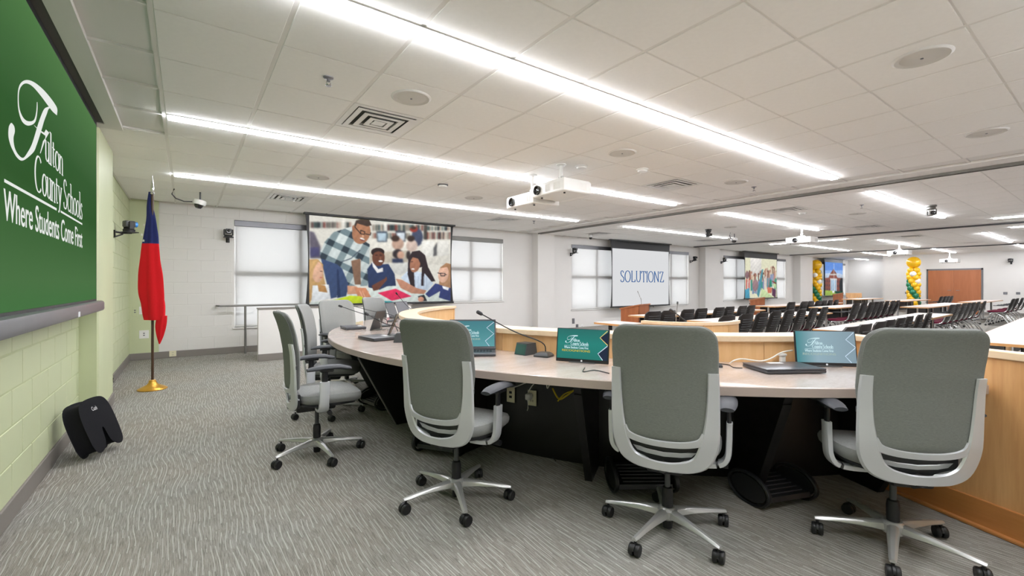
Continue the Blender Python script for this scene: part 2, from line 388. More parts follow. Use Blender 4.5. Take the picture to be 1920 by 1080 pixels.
def logo(b, fn, heavy=1.0):
    for L in SW:
        sm = smooth_path([(*a, *c) for a, c in L], 5) if len(L) > 8 else [(*a, *c) for a, c in L]
        edges(b, [((q[0], q[1]), (q[2], q[3])) for q in sm], fn)
    serif(b, 'ulton', .385, .64, .23, .1, fn, .055*heavy, .02*heavy); serif(b, 'County Schools', .268, 1.004, .118, .104, fn, .055*heavy, .02*heavy)
    edges(b, [((.003, .098), (.003, .090)), ((.54, .102), (.54, .094))], fn); edges(b, [((.6, .103), (.6, .096)), ((1.0, .103), (1.0, .096))], fn)
    sans(b, 'Where Students Come First', 0, 1, 0, .076, fn, .0018*heavy)

# ------------------------------------------------------------------ painted pictures (vertex colours)
def homog(q):
    A = []; bb = []
    for (u, v), (x, y) in zip(((0, 0), (1, 0), (1, 1), (0, 1)), q):
        A += [[u, v, 1, 0, 0, 0, -u*x, -v*x], [0, 0, 0, u, v, 1, -u*y, -v*y]]; bb += [x, y]
    return np.append(np.linalg.solve(np.array(A, float), np.array(bb, float)), 1).reshape(3, 3)
class Paint:
    def __init__(s, W, H, quad, SS=2):
        s.W, s.H, s.SS, s.soft = W, H, SS, True
        u, v = np.meshgrid((np.arange((W+1)*SS)+.5)/((W+1)*SS), (np.arange((H+1)*SS)+.5)/((H+1)*SS))
        h = homog(quad); d = h[2, 0]*u + h[2, 1]*v + h[2, 2]
        s.x = (h[0, 0]*u + h[0, 1]*v + h[0, 2])/d; s.y = (h[1, 0]*u + h[1, 1]*v + h[1, 2])/d
        s.img = np.zeros(u.shape + (3,)); s.rng = np.random.RandomState(3)
    def poly(s, col, pts, soft=0):
        x, y = s.x, s.y; ins = np.zeros(x.shape, bool); n = len(pts)
        for i in range(n):
            x1, y1 = pts[i]; x2, y2 = pts[(i+1) % n]
            if y1 == y2: continue
            ins ^= ((y1 > y) != (y2 > y)) & (x < (x2-x1)*(y-y1)/(y2-y1) + x1)
        s.tone(ins, col); return ins
    def ell(s, col, cx, cy, rx, ry, rot=0):
        c, q = math.cos(R(rot)), math.sin(R(rot)); dx, dy = s.x-cx, s.y-cy
        m = ((dx*c+dy*q)/rx)**2 + ((dy*c-dx*q)/ry)**2 < 1; s.tone(m, col); return m
    def line(s, col, pts, wd):
        for (a, b), (c, d) in zip(pts, pts[1:]):
            l2 = (c-a)**2+(d-b)**2 or 1; t = np.clip(((s.x-a)*(c-a)+(s.y-b)*(d-b))/l2, 0, 1)
            s.img[np.hypot(s.x-a-t*(c-a), s.y-b-t*(d-b)) < wd/2] = col
    def tone(s, m, col):
        if not m.any(): return
        xs, ys = s.x[m], s.y[m]; u = (xs-xs.min())/(np.ptp(xs)+1e-6); v = (ys-ys.min())/(np.ptp(ys)+1e-6)
        f = 1.07 - .13*v - .10*np.abs(u-.4) + .03*np.sin(xs/9.0+ys/13.0)
        s.img[m] = np.clip(np.array(col, float)[None]*f[:, None], 0, 255)
    def blur(s, n):
        for _ in range(n):
            for ax in (0, 1): s.img = (np.roll(s.img, 2, ax)+s.img*2+np.roll(s.img, -2, ax))/4
    def shade(s, m, f): s.img[m] = np.clip(s.img[m]*f, 0, 255)
    def out(s):
        if s.soft:
            nz = s.rng.rand(s.img.shape[0]//6+2, s.img.shape[1]//6+2); nz = np.kron(nz, np.ones((6, 6)))[:s.img.shape[0], :s.img.shape[1], None]
            s.img = np.clip(s.img*(.97+.06*nz), 0, 255)
            for _ in range(2):
                for ax in (0, 1): s.img = (np.roll(s.img, 1, ax)+s.img*2+np.roll(s.img, -1, ax))/4
            s.img = s.img*.94 + 235*.06
        a = s.img.reshape(s.H+1, s.SS, s.W+1, s.SS, 3).mean(axis=(1, 3))/255
        return np.where(a <= .04045, a/12.92, ((a+.055)/1.055)**2.4)
def picture(name, P, org, ux, uy, parent, mat):
    W, H = P.W, P.H; org, ux, uy = Vector(org), Vector(ux), Vector(uy)   # ux right, uy down
    j, i = np.meshgrid(np.arange(H+1)/H, np.arange(W+1)/W, indexing='ij')
    co = np.array(org)[None, None] + i[..., None]*np.array(ux) + j[..., None]*np.array(uy)
    idx = np.arange((W+1)*(H+1)).reshape(H+1, W+1)
    q = np.stack([idx[:-1, :-1], idx[1:, :-1], idx[1:, 1:], idx[:-1, 1:]], -1).reshape(-1, 4)
    me = bpy.data.meshes.new(name); me.vertices.add((W+1)*(H+1)); me.vertices.foreach_set('co', co.reshape(-1))
    me.loops.add(q.size); me.loops.foreach_set('vertex_index', q.reshape(-1)); me.polygons.add(len(q))
    me.polygons.foreach_set('loop_start', np.arange(len(q))*4); me.update(calc_edges=True)
    ca = me.color_attributes.new('Col', 'FLOAT_COLOR', 'POINT'); c = P.out().reshape(-1, 3)
    ca.data.foreach_set('color', np.concatenate([c, np.ones((len(c), 1))], 1).reshape(-1).astype(np.float32)); me.materials.append(mat)
    return obj(name, me, parent)

def paint_class():
    P = Paint(260, 165, ((135, 105), (1270, 200), (1278, 832), (130, 862))); x, y = P.x, P.y; rg = P.rng
    P.img[:] = (222, 219, 208)
    def books(x0, x1, y0, y1, pal, step=7):
        m = (x > x0) & (x < x1) & (y > y0) & (y < y1); k = ((x-x0)/step).astype(int) % 97
        P.img[m] = np.array([pal[i] for i in rg.randint(0, len(pal), 97)])[k[m]]
    pal = [(60, 74, 72), (120, 60, 54), (196, 190, 176), (90, 110, 110), (150, 140, 128), (40, 44, 50), (200, 170, 150)]
    for (a, b, c, d) in ((140, 470, 165, 215), (640, 1050, 185, 235), (640, 940, 255, 300), (1080, 1268, 195, 232), (1080, 1268, 245, 305)): books(a, b, c, d, pal, 9)
    P.poly((70, 66, 62), [(1052, 180), (1080, 183), (1080, 330), (1052, 330)]); P.poly((236, 232, 222), [(395, 120), (425, 120), (425, 260), (395, 260)]); P.poly((236, 232, 222), [(730, 170), (760, 170), (760, 260), (730, 260)])
    P.poly((232, 228, 216), [(620, 310), (1268, 310), (1268, 520), (620, 520)]); P.poly((196, 186, 168), [(620, 420), (930, 400), (930, 500), (620, 510)])
    P.poly((60, 70, 84), [(672, 240), (758, 240), (758, 330), (680, 330)]); P.poly((186, 208, 222), [(680, 255), (752, 255), (750, 322), (686, 322)])
    P.poly((60, 64, 76), [(825, 235), (905, 235), (905, 325), (835, 325)]); P.poly((216, 226, 234), [(832, 252), (900, 250), (900, 318), (850, 320)])
    P.ell((66, 74, 100), 1000, 290, 46, 75); P.ell((160, 60, 50), 972, 222, 32, 24); P.ell((70, 50, 44), 970, 210, 22, 14)
    P.ell((196, 160, 140), 845, 345, 48, 50); P.ell((60, 44, 38), 825, 300, 34, 26); P.ell((214, 190, 176), 958, 360, 46, 52); P.ell((56, 44, 40), 950, 300, 30, 26)
    P.poly((240, 238, 230), [(1035, 325), (1138, 320), (1138, 460), (1035, 440)]); P.poly((230, 228, 220), [(1165, 318), (1255, 315), (1258, 440), (1160, 450)]); P.poly((90, 90, 92), [(1132, 380), (1160, 330), (1160, 440), (1132, 450)])
    P.poly((206, 206, 200), [(760, 520), (1000, 490), (1010, 560), (860, 610), (790, 580)])
    P.ell((46, 40, 44), 845, 430, 42, 40); P.ell((206, 160, 136), 868, 440, 28, 34); P.poly((44, 52, 78), [(800, 470), (885, 470), (890, 505), (800, 505)]); P.ell((50, 42, 42), 930, 440, 18, 36)
    P.poly((96, 90, 104), [(135, 240), (175, 250), (225, 370), (230, 470), (140, 470)]); P.poly((72, 70, 108), [(140, 380), (215, 375), (220, 450), (140, 460)])
    P.blur(3)
    # table
    P.poly((206, 216, 210), [(300, 830), (440, 770), (620, 720), (900, 690), (1278, 780), (1278, 862), (130, 862), (130, 840)])
    # jeans and man
    P.poly((52, 70, 108), [(228, 470), (400, 520), (455, 690), (430, 790), (380, 800), (365, 640), (355, 800), (305, 812), (265, 640)]); P.poly((34, 48, 82), [(355, 560), (370, 560), (385, 800), (358, 805)])
    shirt = [(330, 250), (480, 200), (540, 300), (620, 350), (615, 700), (545, 705), (550, 480), (480, 470), (510, 620), (510, 700), (455, 705), (400, 560), (360, 520), (225, 470), (220, 420), (260, 330)]
    m = P.poly((206, 216, 214), shirt); ca = np.sin((x*.9+y*.45)/21.0); cb = np.sin((y*.9-x*.45)/21.0)
    P.img[m & (ca > .25)] = (128, 146, 150); P.img[m & (cb > .35)] = (112, 132, 138); P.img[m & (ca > .25) & (cb > .35)] = (44, 56, 66)
    P.poly((128, 96, 76), [(470, 490), (545, 470), (548, 690), (500, 690)]); P.line((60, 70, 84), [(390, 500), (470, 470), (540, 400)], 7)
    P.ell((176, 120, 88), 552, 250, 72, 98, 12); P.poly((66, 52, 46), [(495, 190), (510, 150), (560, 135), (615, 145), (635, 190), (600, 200), (520, 175), (500, 215)])
    P.ell((160, 104, 76), 490, 215, 12, 24); P.line((26, 24, 28), [(500, 205), (548, 262), (575, 268), (580, 245), (548, 232), (545, 262)], 6); P.line((26, 24, 28), [(585, 262), (625, 272), (628, 252)], 6)
    P.ell((244, 240, 236), 560, 305, 20, 8, 20); P.ell((120, 60, 54), 560, 316, 22, 5, 20); P.ell((210, 156, 122), 565, 285, 10, 14)
    # hands of man
    P.poly((206, 150, 118), [(440, 700), (510, 705), (530, 720), (520, 770), (440, 775)]); P.poly((196, 128, 94), [(495, 715), (590, 720), (640, 815), (600, 825), (530, 810)])
    for k in range(4): P.line((228, 176, 146), [(540+k*22, 745), (570+k*18, 815)], 7)
    # boy
    P.poly((40, 54, 90), [(600, 560), (640, 500), (700, 520), (770, 515), (820, 600), (832, 700), (760, 705), (700, 735), (610, 715)])
    P.poly((244, 242, 240), [(635, 490), (690, 560), (725, 545), (728, 580), (680, 592), (645, 540)]); P.ell((106, 62, 46), 690, 462, 50, 72); P.ell((40, 30, 30), 684, 415, 54, 36)
    P.ell((106, 62, 46), 690, 450, 46, 40); P.ell((248, 244, 240), 708, 492, 17, 8); P.line((30, 20, 20), [(665, 442), (682, 440)], 5); P.line((30, 20, 20), [(702, 440), (720, 442)], 5); P.ell((140, 88, 64), 705, 468, 8, 10)
    P.poly((104, 60, 46), [(635, 700), (740, 640), (755, 620), (760, 650), (690, 735), (650, 745)])
    # girl
    P.poly((198, 212, 228), [(870, 630), (930, 570), (1080, 590), (1135, 680), (1090, 740), (960, 745), (930, 690)]); P.poly((44, 34, 38), [(930, 470), (960, 410), (1020, 400), (1065, 440), (1090, 540), (1150, 660), (1120, 665), (1060, 590), (1060, 700), (1035, 700), (1040, 540), (975, 560), (985, 720), (950, 700), (925, 600)])
    P.ell((168, 112, 86), 985, 515, 42, 72, 10); P.poly((44, 34, 38), [(940, 450), (985, 420), (1045, 450), (1040, 540), (1010, 470)]); P.ell((246, 240, 236), 968, 558, 14, 6); P.line((30, 20, 20), [(950, 498), (966, 495)], 4)
    for k in range(5): P.line((160, 176, 200), [(990+k*22, 620), (985+k*24, 735)], 4)
    P.poly((186, 130, 104), [(830, 640), (880, 650), (1000, 720), (1080, 740), (1060, 770), (960, 765), (870, 720)])
    # girl right with glasses
    P.poly((46, 56, 108), [(1278, 700), (1200, 690), (1150, 680), (1070, 770), (1100, 800), (1190, 745), (1180, 800), (1278, 832)]); P.poly((176, 132, 98), [(1190, 540), (1240, 505), (1275, 515), (1278, 720), (1180, 690)])
    P.ell((226, 178, 152), 1215, 600, 42, 74, 6); P.poly((160, 118, 84), [(1185, 550), (1235, 505), (1272, 520), (1272, 600), (1245, 540)]); P.line((30, 28, 34), [(1170, 590), (1205, 600), (1240, 605)], 6); P.ell((206, 160, 140), 1210, 604, 18, 12); P.line((30, 28, 34), [(1190, 592), (1228, 594), (1226, 616), (1194, 616), (1190, 592)], 5)
    P.poly((238, 240, 246), [(1205, 700), (1262, 715), (1255, 740), (1215, 725)]); P.poly((30, 34, 40), [(1010, 790), (1060, 775), (1085, 830), (1030, 835)]); P.ell((196, 140, 116), 1035, 815, 24, 22)
    # girl left
    P.poly((190, 150, 96), [(133, 480), (200, 475), (245, 520), (250, 620), (280, 770), (160, 800), (131, 860)]); P.ell((224, 176, 146), 200, 585, 46, 88); P.poly((200, 160, 104), [(140, 500), (215, 480), (170, 560), (150, 700), (133, 780)])
    P.poly((220, 224, 226), [(160, 700), (290, 690), (306, 812), (150, 840)]); P.poly((176, 128, 74), [(200, 690), (262, 700), (280, 760), (210, 750)]); P.line((50, 34, 30), [(222, 578), (238, 580)], 5); P.ell((196, 90, 86), 228, 632, 12, 4)
    # coloured paper
    P.poly((218, 40, 84), [(685, 762), (830, 725), (960, 790), (800, 828)]); P.poly((188, 208, 36), [(305, 830), (460, 785), (545, 790), (640, 845), (480, 870), (330, 870)]); P.poly((20, 130, 136), [(660, 832), (790, 832), (830, 845), (670, 855)])
    P.poly((196, 128, 94), [(560, 740), (600, 745), (642, 815), (600, 825)])
    return P
def paint_hands():
    P = Paint(80, 90, ((160, 190), (678, 212), (683, 872), (165, 862))); rg = P.rng; P.img[:] = (222, 220, 190)
    P.poly((226, 222, 216), [(240, 190), (420, 200), (420, 480), (250, 480)]); P.poly((206, 226, 214), [(340, 480), (690, 500), (690, 640), (600, 700), (340, 560)])
    for i in range(26):
        X = 190+i*19+rg.randint(-8, 8); T = 400+rg.randint(0, 120) - (i > 15)*70; c = [(176, 128, 110), (206, 170, 150), (110, 72, 62), (150, 100, 84)][i % 4]
        P.line(c, [(X, T+160), (X+rg.randint(-16, 16), T)], 16); P.ell(c, X, T, 11, 20)
        P.line([(120, 132, 170), (186, 150, 150), (96, 140, 150), (190, 60, 60), (60, 140, 120), (210, 200, 190)][rg.randint(6)], [(X, T+290), (X, T+130)], 26)
    P.ell((132, 100, 104), 195, 480, 30, 62); P.poly((70, 140, 156), [(425, 390), (450, 380), (420, 680), (380, 860), (350, 800)]); P.poly((40, 130, 104), [(560, 560), (590, 560), (600, 680), (550, 690)]); P.poly((206, 112, 88), [(515, 690), (600, 700), (590, 790), (530, 790)])
    P.poly((196, 216, 160), [(430, 700), (640, 880), (400, 880)]); P.poly((84, 50, 76), [(600, 700), (668, 740), (662, 880), (600, 830)]); P.poly((186, 206, 150), [(600, 640), (668, 620), (670, 730)]); P.poly((120, 60, 50), [(600, 580), (668, 610), (668, 640), (600, 600)])
    P.ell((150, 120, 124), 325, 650, 45, 100); P.poly((70, 150, 180), [(165, 720), (230, 690), (240, 860), (165, 870)]); return P
def paint_school():
    P = Paint(56, 70, ((1425, 250), (1752, 285), (1752, 790), (1425, 832))); x, y = P.x, P.y
    P.img[:] = (96, 142, 222); P.img[y > 400] = (140, 178, 236)
    P.poly((190, 206, 226), [(1425, 455), (1560, 440), (1700, 450), (1752, 470), (1752, 540), (1425, 540)]); P.poly((132, 78, 66), [(1520, 462), (1590, 378), (1650, 462)]); P.poly((206, 200, 196), [(1510, 460), (1650, 455), (1650, 480), (1510, 485)])
    m = P.poly((134, 76, 66), [(1425, 530), (1500, 520), (1515, 480), (1640, 480), (1660, 520), (1752, 520), (1752, 740), (1425, 740)]); P.img[m & (((x-1425)/19).astype(int) % 2 == 0) & (((y-560)/36).astype(int) % 2 == 0) & (y > 560)] = (84, 62, 70)
    P.poly((150, 180, 206), [(1540, 560), (1640, 560), (1640, 735), (1540, 735)]); P.poly((206, 210, 214), [(1525, 530), (1650, 530), (1650, 560), (1525, 560)])
    for q in (1535, 1565, 1610, 1640): P.line((222, 224, 228), [(q, 540), (q, 740)], 7)
    P.line((236, 238, 240), [(1597, 290), (1597, 750)], 5); P.ell((36, 40, 44), 1735, 640, 42, 120); P.poly((150, 176, 76), [(1425, 735), (1752, 735), (1752, 835), (1425, 835)]); P.poly((26, 66, 50), [(1610, 735), (1752, 730), (1752, 775), (1620, 770)]); P.ell((240, 240, 244), 1585, 750, 20, 18); return P

# ================================================================== STRUCTURE
XL, YW, XE, YB, XF = -.77, 9.95, 28.0, -2.4, 31.4
struct('floor', B().box(XL-.3, XF+.4, YB-.3, YW+.4, -.1, 0), M['carpet'], smooth=0)
# ceiling: slab with recessed grid, tiles hang as parts
ceil = struct('ceiling', B().box(XL-.3, XF+.4, YB-.3, YW+.6, CEIL+.02, CEIL+.15), M['soffit'], smooth=0)
GX0, GY0, TS = -.15, 2.39, .61
b = B()
xs_n = 52
for i in range(-1, 53):
    X = GX0 + TS*i
    if X > XF: break
    b.box(X-.0135, X+.0135, YB, YW, CEIL+.002, CEIL+.021)
for j in range(-8, 13):
    Y = GY0 + TS*j; b.box(XL, XF, Y-.0125, Y+.0125, CEIL+.003, CEIL+.02)
obj('ceiling_grid', b.mesh('ceiling_grid', M['grid'], 0), ceil, kind='stuff')
tile_me = B().box(-.292, .292, -.299, .299, -.002, .018, .003).mesh('ceiling_tile', M['ceil_tile'], 0)
VENTS = [(1.39, 3.91, 1), (1.40, 8.2, 1), (5.66, 3.91, 1), (5.66, 8.2, 1), (9.33, 3.91, 1), (13.6, 3.91, 1), (17.3, 3.91, 1), (21.6, 3.6, 1), (13.6, 8.2, 1), (9.6, 8.8, 1)]
def snap(x, y): return GX0 + TS*(math.floor((x-GX0)/TS)+.5), GY0 + TS*(math.floor((y-GY0)/TS)+.5)
vset = {tuple(round(v, 2) for v in snap(x, y)) for x, y, _ in VENTS}
cells = []
for i in range(-2, 52):
    for j in range(-8, 13):
        x0, y0 = GX0+TS*i, GY0+TS*j; cx, cy = x0+TS/2, y0+TS/2
        if cx > XF-.2 or cx < -.62 or (round(cx, 2), round(cy, 2)) in vset: continue
        if cy > YW or cy < YB+.2: continue
        if (cx < -.15 and cy < 5.5): continue
        d = cx*_c+cy*_s; r = cx*_s-cy*_c
        vis = d > .3 and abs(r/d) < 1.25 and (CEIL-EYE)/d < .68
        if 7.45 < cx < 8.06: continue
        cells.append((d if vis else 99+d, cx, cy))
cells.sort()
rest = B()
for n, (d, cx, cy) in enumerate(cells):
    sx = .56 if cx > -.16-.3 and cx < -.15 and False else 1
    if n < 300: obj('ceiling_tile', tile_me, ceil, (cx, cy, CEIL))
    else: rest.box(cx-.292, cx+.292, cy-.299, cy+.299, CEIL-.002, CEIL+.018)
obj('ceiling_tiling', rest.mesh('ceiling_tiling', M['ceil_tile'], 0), ceil, kind='stuff')

def frame_wall(b, x0, x1, y0, y1, holes, z1=CEIL+.02, t=None):
    """wall slab along X between y0..y1 with rectangular window openings (xa, xb, za, zb)"""
    xs = sorted({x0, x1} | {h[0] for h in holes} | {h[1] for h in holes})
    for a, c in zip(xs, xs[1:]):
        hs = [h for h in holes if h[0] <= a + 1e-6 and h[1] >= c - 1e-6]
        if not hs: b.box(a, c, y0, y1, 0, z1)
        else:
            b.box(a, c, y0, y1, 0, hs[0][2]); b.box(a, c, y0, y1, hs[0][3], z1)
WIN = [(.74, 3.05, .48, 2.50, 2), (4.95, 6.88, .86, 2.50, 2), (9.38, 11.6, .54, 2.50, 2), (13.3, 15.4, .54, 2.52, 2), (17.85, 20.0, .64, 2.50, 2), (21.6, 23.41, .64, 2.52, 2), (26.0, 27.9, .70, 2.52, 2), (29.0, 30.95, .70, 2.52, 2)]
b = B(); frame_wall(b, XL-.3, XF+.4, YW+.004, YW+.26, [w_[:4] for w_ in WIN])
wall_far = struct('wall_far', b, M['white_wall'], smooth=0)
blk = B().box(0, .3925, 0, .1925, -.006, .0, .0022).mesh('block', M['white_wall'], 0)      # laid flat: x along wall, y up, z out
Rfar = Matrix(((1, 0, 0), (0, 0, -1), (0, 1, 0)))
def lay_blocks(parent, me, u0, u1, v0, v1, holes, place, rows_from=0):
    n = 0; nr = int(math.ceil((v1-v0)/.2))
    for r_ in range(nr):
        z = v0+.2*r_; h = min(.2, v1-z); u = u0 - (.2 if (r_ % 2) else 0)
        while u < u1-.02:
            a, c = max(u, u0), min(u+.4, u1); segs = [(a, c)]
            for (ha, hb, hz0, hz1) in holes:
                if z+h > hz0+.02 and z < hz1-.02:
                    segs = [q for s_ in segs for q in ((s_[0], min(s_[1], ha)), (max(s_[0], hb), s_[1])) if q[1]-q[0] > .03] if True else segs
            for (p, q) in segs:
                if q-p > .03: place(me, p, z, (q-p)/.4, h/.2); n += 1
            u += .4
    return n
def place_far(me, u, z, sx, sz):
    o = obj('block', me, wall_far, (u+.003, YW, z+.003)); o.rotation_euler = (R(90), 0, 0); o.scale = (sx, sz, 1)
nb = lay_blocks(wall_far, blk, -.38, 4.9, .12, CEIL, [(.70, 3.09, .44, 2.54), (4.91, 6.92, .82, 2.54)], place_far)
# green strip at the left end of the far wall
struct('wall_far_end', B().box(XL-.1, -.38, YW-.012, YW+.02, 0, CEIL+.02), M['green_wall'], smooth=0)
# left wall: backing + blocks, with the projecting pier
wall_left = struct('wall_left', B().box(XL-.3, XL-.004, YB-.3, YW+.2, 0, CEIL+.02), M['green_wall_dark'], smooth=0)
blkg = B().box(0, .3915, 0, .1915, -.006, .0, .003).mesh('block', M['green_wall'], 0)
def place_left(me, u, z, sx, sz):
    o = obj('block', me, wall_left, (XL, u+.004, z+.004)); o.rotation_euler = (R(90), 0, R(90)); o.scale = (sx, sz, 1)
def PL(me, u, z, sx, sz): place_left(me, u, z, sx, sz)
lay_blocks(wall_left, blkg, 1.2, 5.5, .1, 1.5, [], PL)
lay_blocks(wall_left, blkg, 6.5, YW, .1, CEIL, [], PL)
struct('wall_left_pier', B().box(XL-.1, -.64, 5.5, 6.5, 0, CEIL+.02, .012), M['green_wall'], smooth=0)
for nme, bb in (('baseboard_left', (XL-.01, XL+.012, YB, 5.5)), ('baseboard_left_pier', (-.65, -.628, 5.5, 6.5)), ('baseboard_left_rear', (XL-.01, XL+.012, 6.5, YW)), ):
    struct(nme, B().box(bb[0], bb[1], bb[2], bb[3], 0, .115, .004), M['base'])
struct('baseboard_left_return', B().box(XL, -.628, 5.478, 5.5, 0, .115, .004), M['base'])
struct('baseboard_far', B().box(XL, 7.86, YW-.02, YW+.002, 0, .115, .004), M['base'])
# end walls and closing walls
b = B(); b.box(XE, XE+.2, YB, 7.43, 0, CEIL+.02); b.box(XE+.2, XF+.2, 7.23, 7.43, 0, CEIL+.02); struct('wall_end', b, M['white_wall'], smooth=0)
struct('wall_end_recess', B().box(XF, XF+.3, 7.2, YW+.2, 0, CEIL+.02), M['white_wall'], smooth=0)
struct('wall_near', B().box(XL-.3, XF+.4, YB-.3, YB, 0, CEIL+.02), M['white_wall'], smooth=0)
struct('baseboard_end', B().box(XE-.02, XE, YB, 7.43, 0, .115, .004), M['base'])
# piers on the window wall beneath the partition tracks
struct('wall_far_pier_1', B().box(7.87, 8.47, YW-.26, YW+.1, 0, CEIL+.02, .01), M['white_wall'], smooth=0)
struct('wall_far_pier_2', B().box(16.1, 17.1, YW-.26, YW+.1, 0, CEIL+.02, .01), M['white_wall'], smooth=0)
struct('wall_far_pier_3', B().box(24.2, 25.6, YW-.34, YW+.1, 0, CEIL+.02, .01), M['white_wall'], smooth=0)
# screen box on the ceiling by the left wall
b = B(); b.box(XL, -.70, YB, 5.5, CEIL-.03, CEIL+.02); b.box(-.585, -.47, YB, 5.5, CEIL-.012, CEIL+.02); b.box(-.70, -.585, 5.36, 5.5, CEIL-.012, CEIL+.02); struct('trim_1', b, M['soffit'], smooth=0)
struct('trim_2', B().box(-.71, -.58, YB, 5.37, CEIL-.003, CEIL+.019), M['hole'], smooth=0)  # flush dark strip, its colour standing for the shade in the screen slot
# bands with folding-partition tracks
for n, X in enumerate((7.84, 15.2, 23.0)):
    struct('trim_%d' % (3+n), B().box(X-.36, X+.13, YB, YW-.3, CEIL-.012, CEIL+.02, .004), M['soffit'])
    t = thing('partition_track', ['pale metal partition track crossing the ceiling nearest the dais', 'dark partition track across the ceiling past the second pair of light rows', 'farthest partition track near the wooden double door'][n], 'track', (X, 4, CEIL))
    b = B(); b.box(-.05, -.03, YB-4+.01, YW-4-.36, -.045, .0); b.box(.03, .05, YB-4+.01, YW-4-.36, -.045, .0); b.build('track_rail', M['steel' if n == 0 else 'dkgrey'], t)
    B().box(-.03, .03, YB-4+.01, YW-4-.36, -.014, .0).build('track_slot', M['hole' if n else 'tray'], t)

# windows
for n, (x0, x1, z0, z1, k) in enumerate(WIN):
    wn = thing('window_%d' % (n+1), 'x', 'x', ((x0+x1)/2, YW, z0)); del wn['label']; del wn['category']; wn['kind'] = 'structure'
    hw, hh = (x1-x0)/2, z1-z0
    b = B(); b.box(-hw, -hw+.05, .07, .2, 0, hh); b.box(hw-.05, hw, .07, .2, 0, hh); b.box(-hw+.05, hw-.05, .07, .2, 0, .05); b.box(-hw+.05, hw-.05, .07, .2, hh-.05, hh); b.box(-.04, .04, .06, .2, .05, hh-.05); b.box(-hw+.05, hw-.05, .05, .2, hh*.5-.05, hh*.5+.05)
    b.build('window_frame', M['white_paint'], wn, 0)
    for sx in (-1, 1):
        for zz in (0, 1): B().box(min(sx*.03, sx*(hw-.05)), max(sx*.03, sx*(hw-.05)), .15, .156, .05+zz*(hh*.5-.015), hh*.5-.035+zz*(hh*.5-.015)).build('pane', M['glass'], wn, 0)
    B().box(-hw-.03, hw+.03, -.03, .12, -.03, 0, .004).build('window_sill', M['white_paint'], wn)
LABW = ['white roller shade behind the flag end of the far wall, left of the classroom picture', 'white roller shade right of the classroom picture', 'white roller shade left of the blue lettered screen', 'narrow view of a white shade right of the blue lettered screen', 'white roller shade left of the raised hands picture', 'white roller shade right of the raised hands picture', 'white roller shade beside the far balloon column', 'white roller shade right of the school building picture']
for n, (x0, x1, z0, z1, k) in enumerate(WIN):
    s_ = thing('roller_shade', LABW[n], 'shade', ((x0+x1)/2, YW+.03, z1), 0, 'roller shades on the window wall'); hw = (x1-x0)/2
    B().box(-hw, hw, -.045, .03, -.11, -.005, .006).build('shade_cassette', M['tray' if n != 1 else 'steel'], s_)
    B().box(-hw+.02, hw-.02, .0, .002, -(z1-z0)+.03, -.10).build('shade_cloth', M['shade'], s_, 0)
    B().box(-hw+.02, hw-.02, -.008, .012, -(z1-z0)+.008, -(z1-z0)+.034, .003).build('hem_bar', M['white_paint'], s_)

# double door
d = thing('door_1', 'x', 'x', (XE, 4.87, 0)); del d['label']; del d['category']; d['kind'] = 'structure'
b = B(); b.box(-.03, 0, -.92, -.87, 0, 2.02); b.box(-.03, 0, .87, .92, 0, 2.02); b.box(-.03, 0, -.92, .92, 1.95, 2.02); b.build('door_frame', M['tray'], d)
for s_ in (-1, 1):
    l = B().box(-.025, 0, min(0, s_*.865)+.002, max(0, s_*.865)-.002, .01, 1.948).build('door_leaf', M['door_wood'], d)
    B().tube([(-.03, s_*.08, 1.04), (-.075, s_*.08, 1.04), (-.075, s_*.2, 1.04)], .012).build('door_handle', M['chrome'], l)

# ================================================================== CEILING THINGS
def light(x0, x1, Y, label, group, along='X'):
    L = x1-x0; t = thing('linear_light', label, 'light', ((x0+x1)/2, Y, CEIL) if along == 'X' else (Y, (x0+x1)/2, CEIL), 0 if along == 'X' else PI/2, group)
    b = B(); b.box(-L/2-.01, L/2+.01, -.062, .062, -.008, -.003)
    b.build('light_trim', M['white_paint'], t, 0); B().box(-L/2, L/2, -.036, .036, -.024, -.008).build('diffuser', M['lamp'], t, 0)
g1, g2, g3, g4 = 'long recessed lights above the dais', 'recessed lights above the seating', 'recessed lights in the rear bay', 'crosswise recessed lights'
light(-.12, 7.05, 2.39, 'longest brightest ceiling light, running over the dais nearest the camera', g1)
light(-.12, 4.55, 4.83, 'recessed light crossing behind the square air vent and left of the white projectors', g1)
light(4.68, 7.05, 4.83, 'short recessed light just right of the white projectors above the dais', g1)
light(-.12, 5.95, 7.3, 'recessed light nearest the far wall, above the classroom picture', g1)
light(6.05, 7.05, 7.3, 'shortest recessed light, beneath the paired projectors toward the classroom picture', g1)
light(-.12, 7.05, -.05, 'recessed light directly above the camera position', g1)
light(8.62, 13.25, 7.3, 'recessed light above the blue lettered screen', g2); light(8.58, 13.25, 4.86, 'recessed light passing the projector over the front seating', g2)
light(8.5, 12.95, 2.42, 'recessed light ending beside the ceiling camera over the seating', g2)
light(17.65, 22.1, 7.0, 'recessed light above the raised hands picture', g3); light(17.65, 22.0, 4.78, 'recessed light behind the second projector', g3); light(17.6, 22.1, 2.48, 'recessed light right of the wooden double door, farther right side', g3)
light(23.9, 27.4, 7.0, 'farthest recessed light at the balloon column', g3); light(23.6, 27.2, 4.7, 'recessed light leading to the projector over the double door', g3); light(23.2, 27.4, 2.5, 'farthest recessed light on the right edge of the view', g3)
light(29.2, 31.0, 8.9, 'added short light to brighten the recess beyond the balloon column', g3)  # extra strip added only to brighten the dark recess
light(-1.6, 1.82, 14.0, 'nearer crosswise light at the right edge of the view', g4, 'Y'); light(-1.6, 1.85, 16.5, 'second crosswise light at the right edge of the view', g4, 'Y')
light(5.3, 7.5, 16.5, 'crosswise light behind the first seating projector', g4, 'Y')

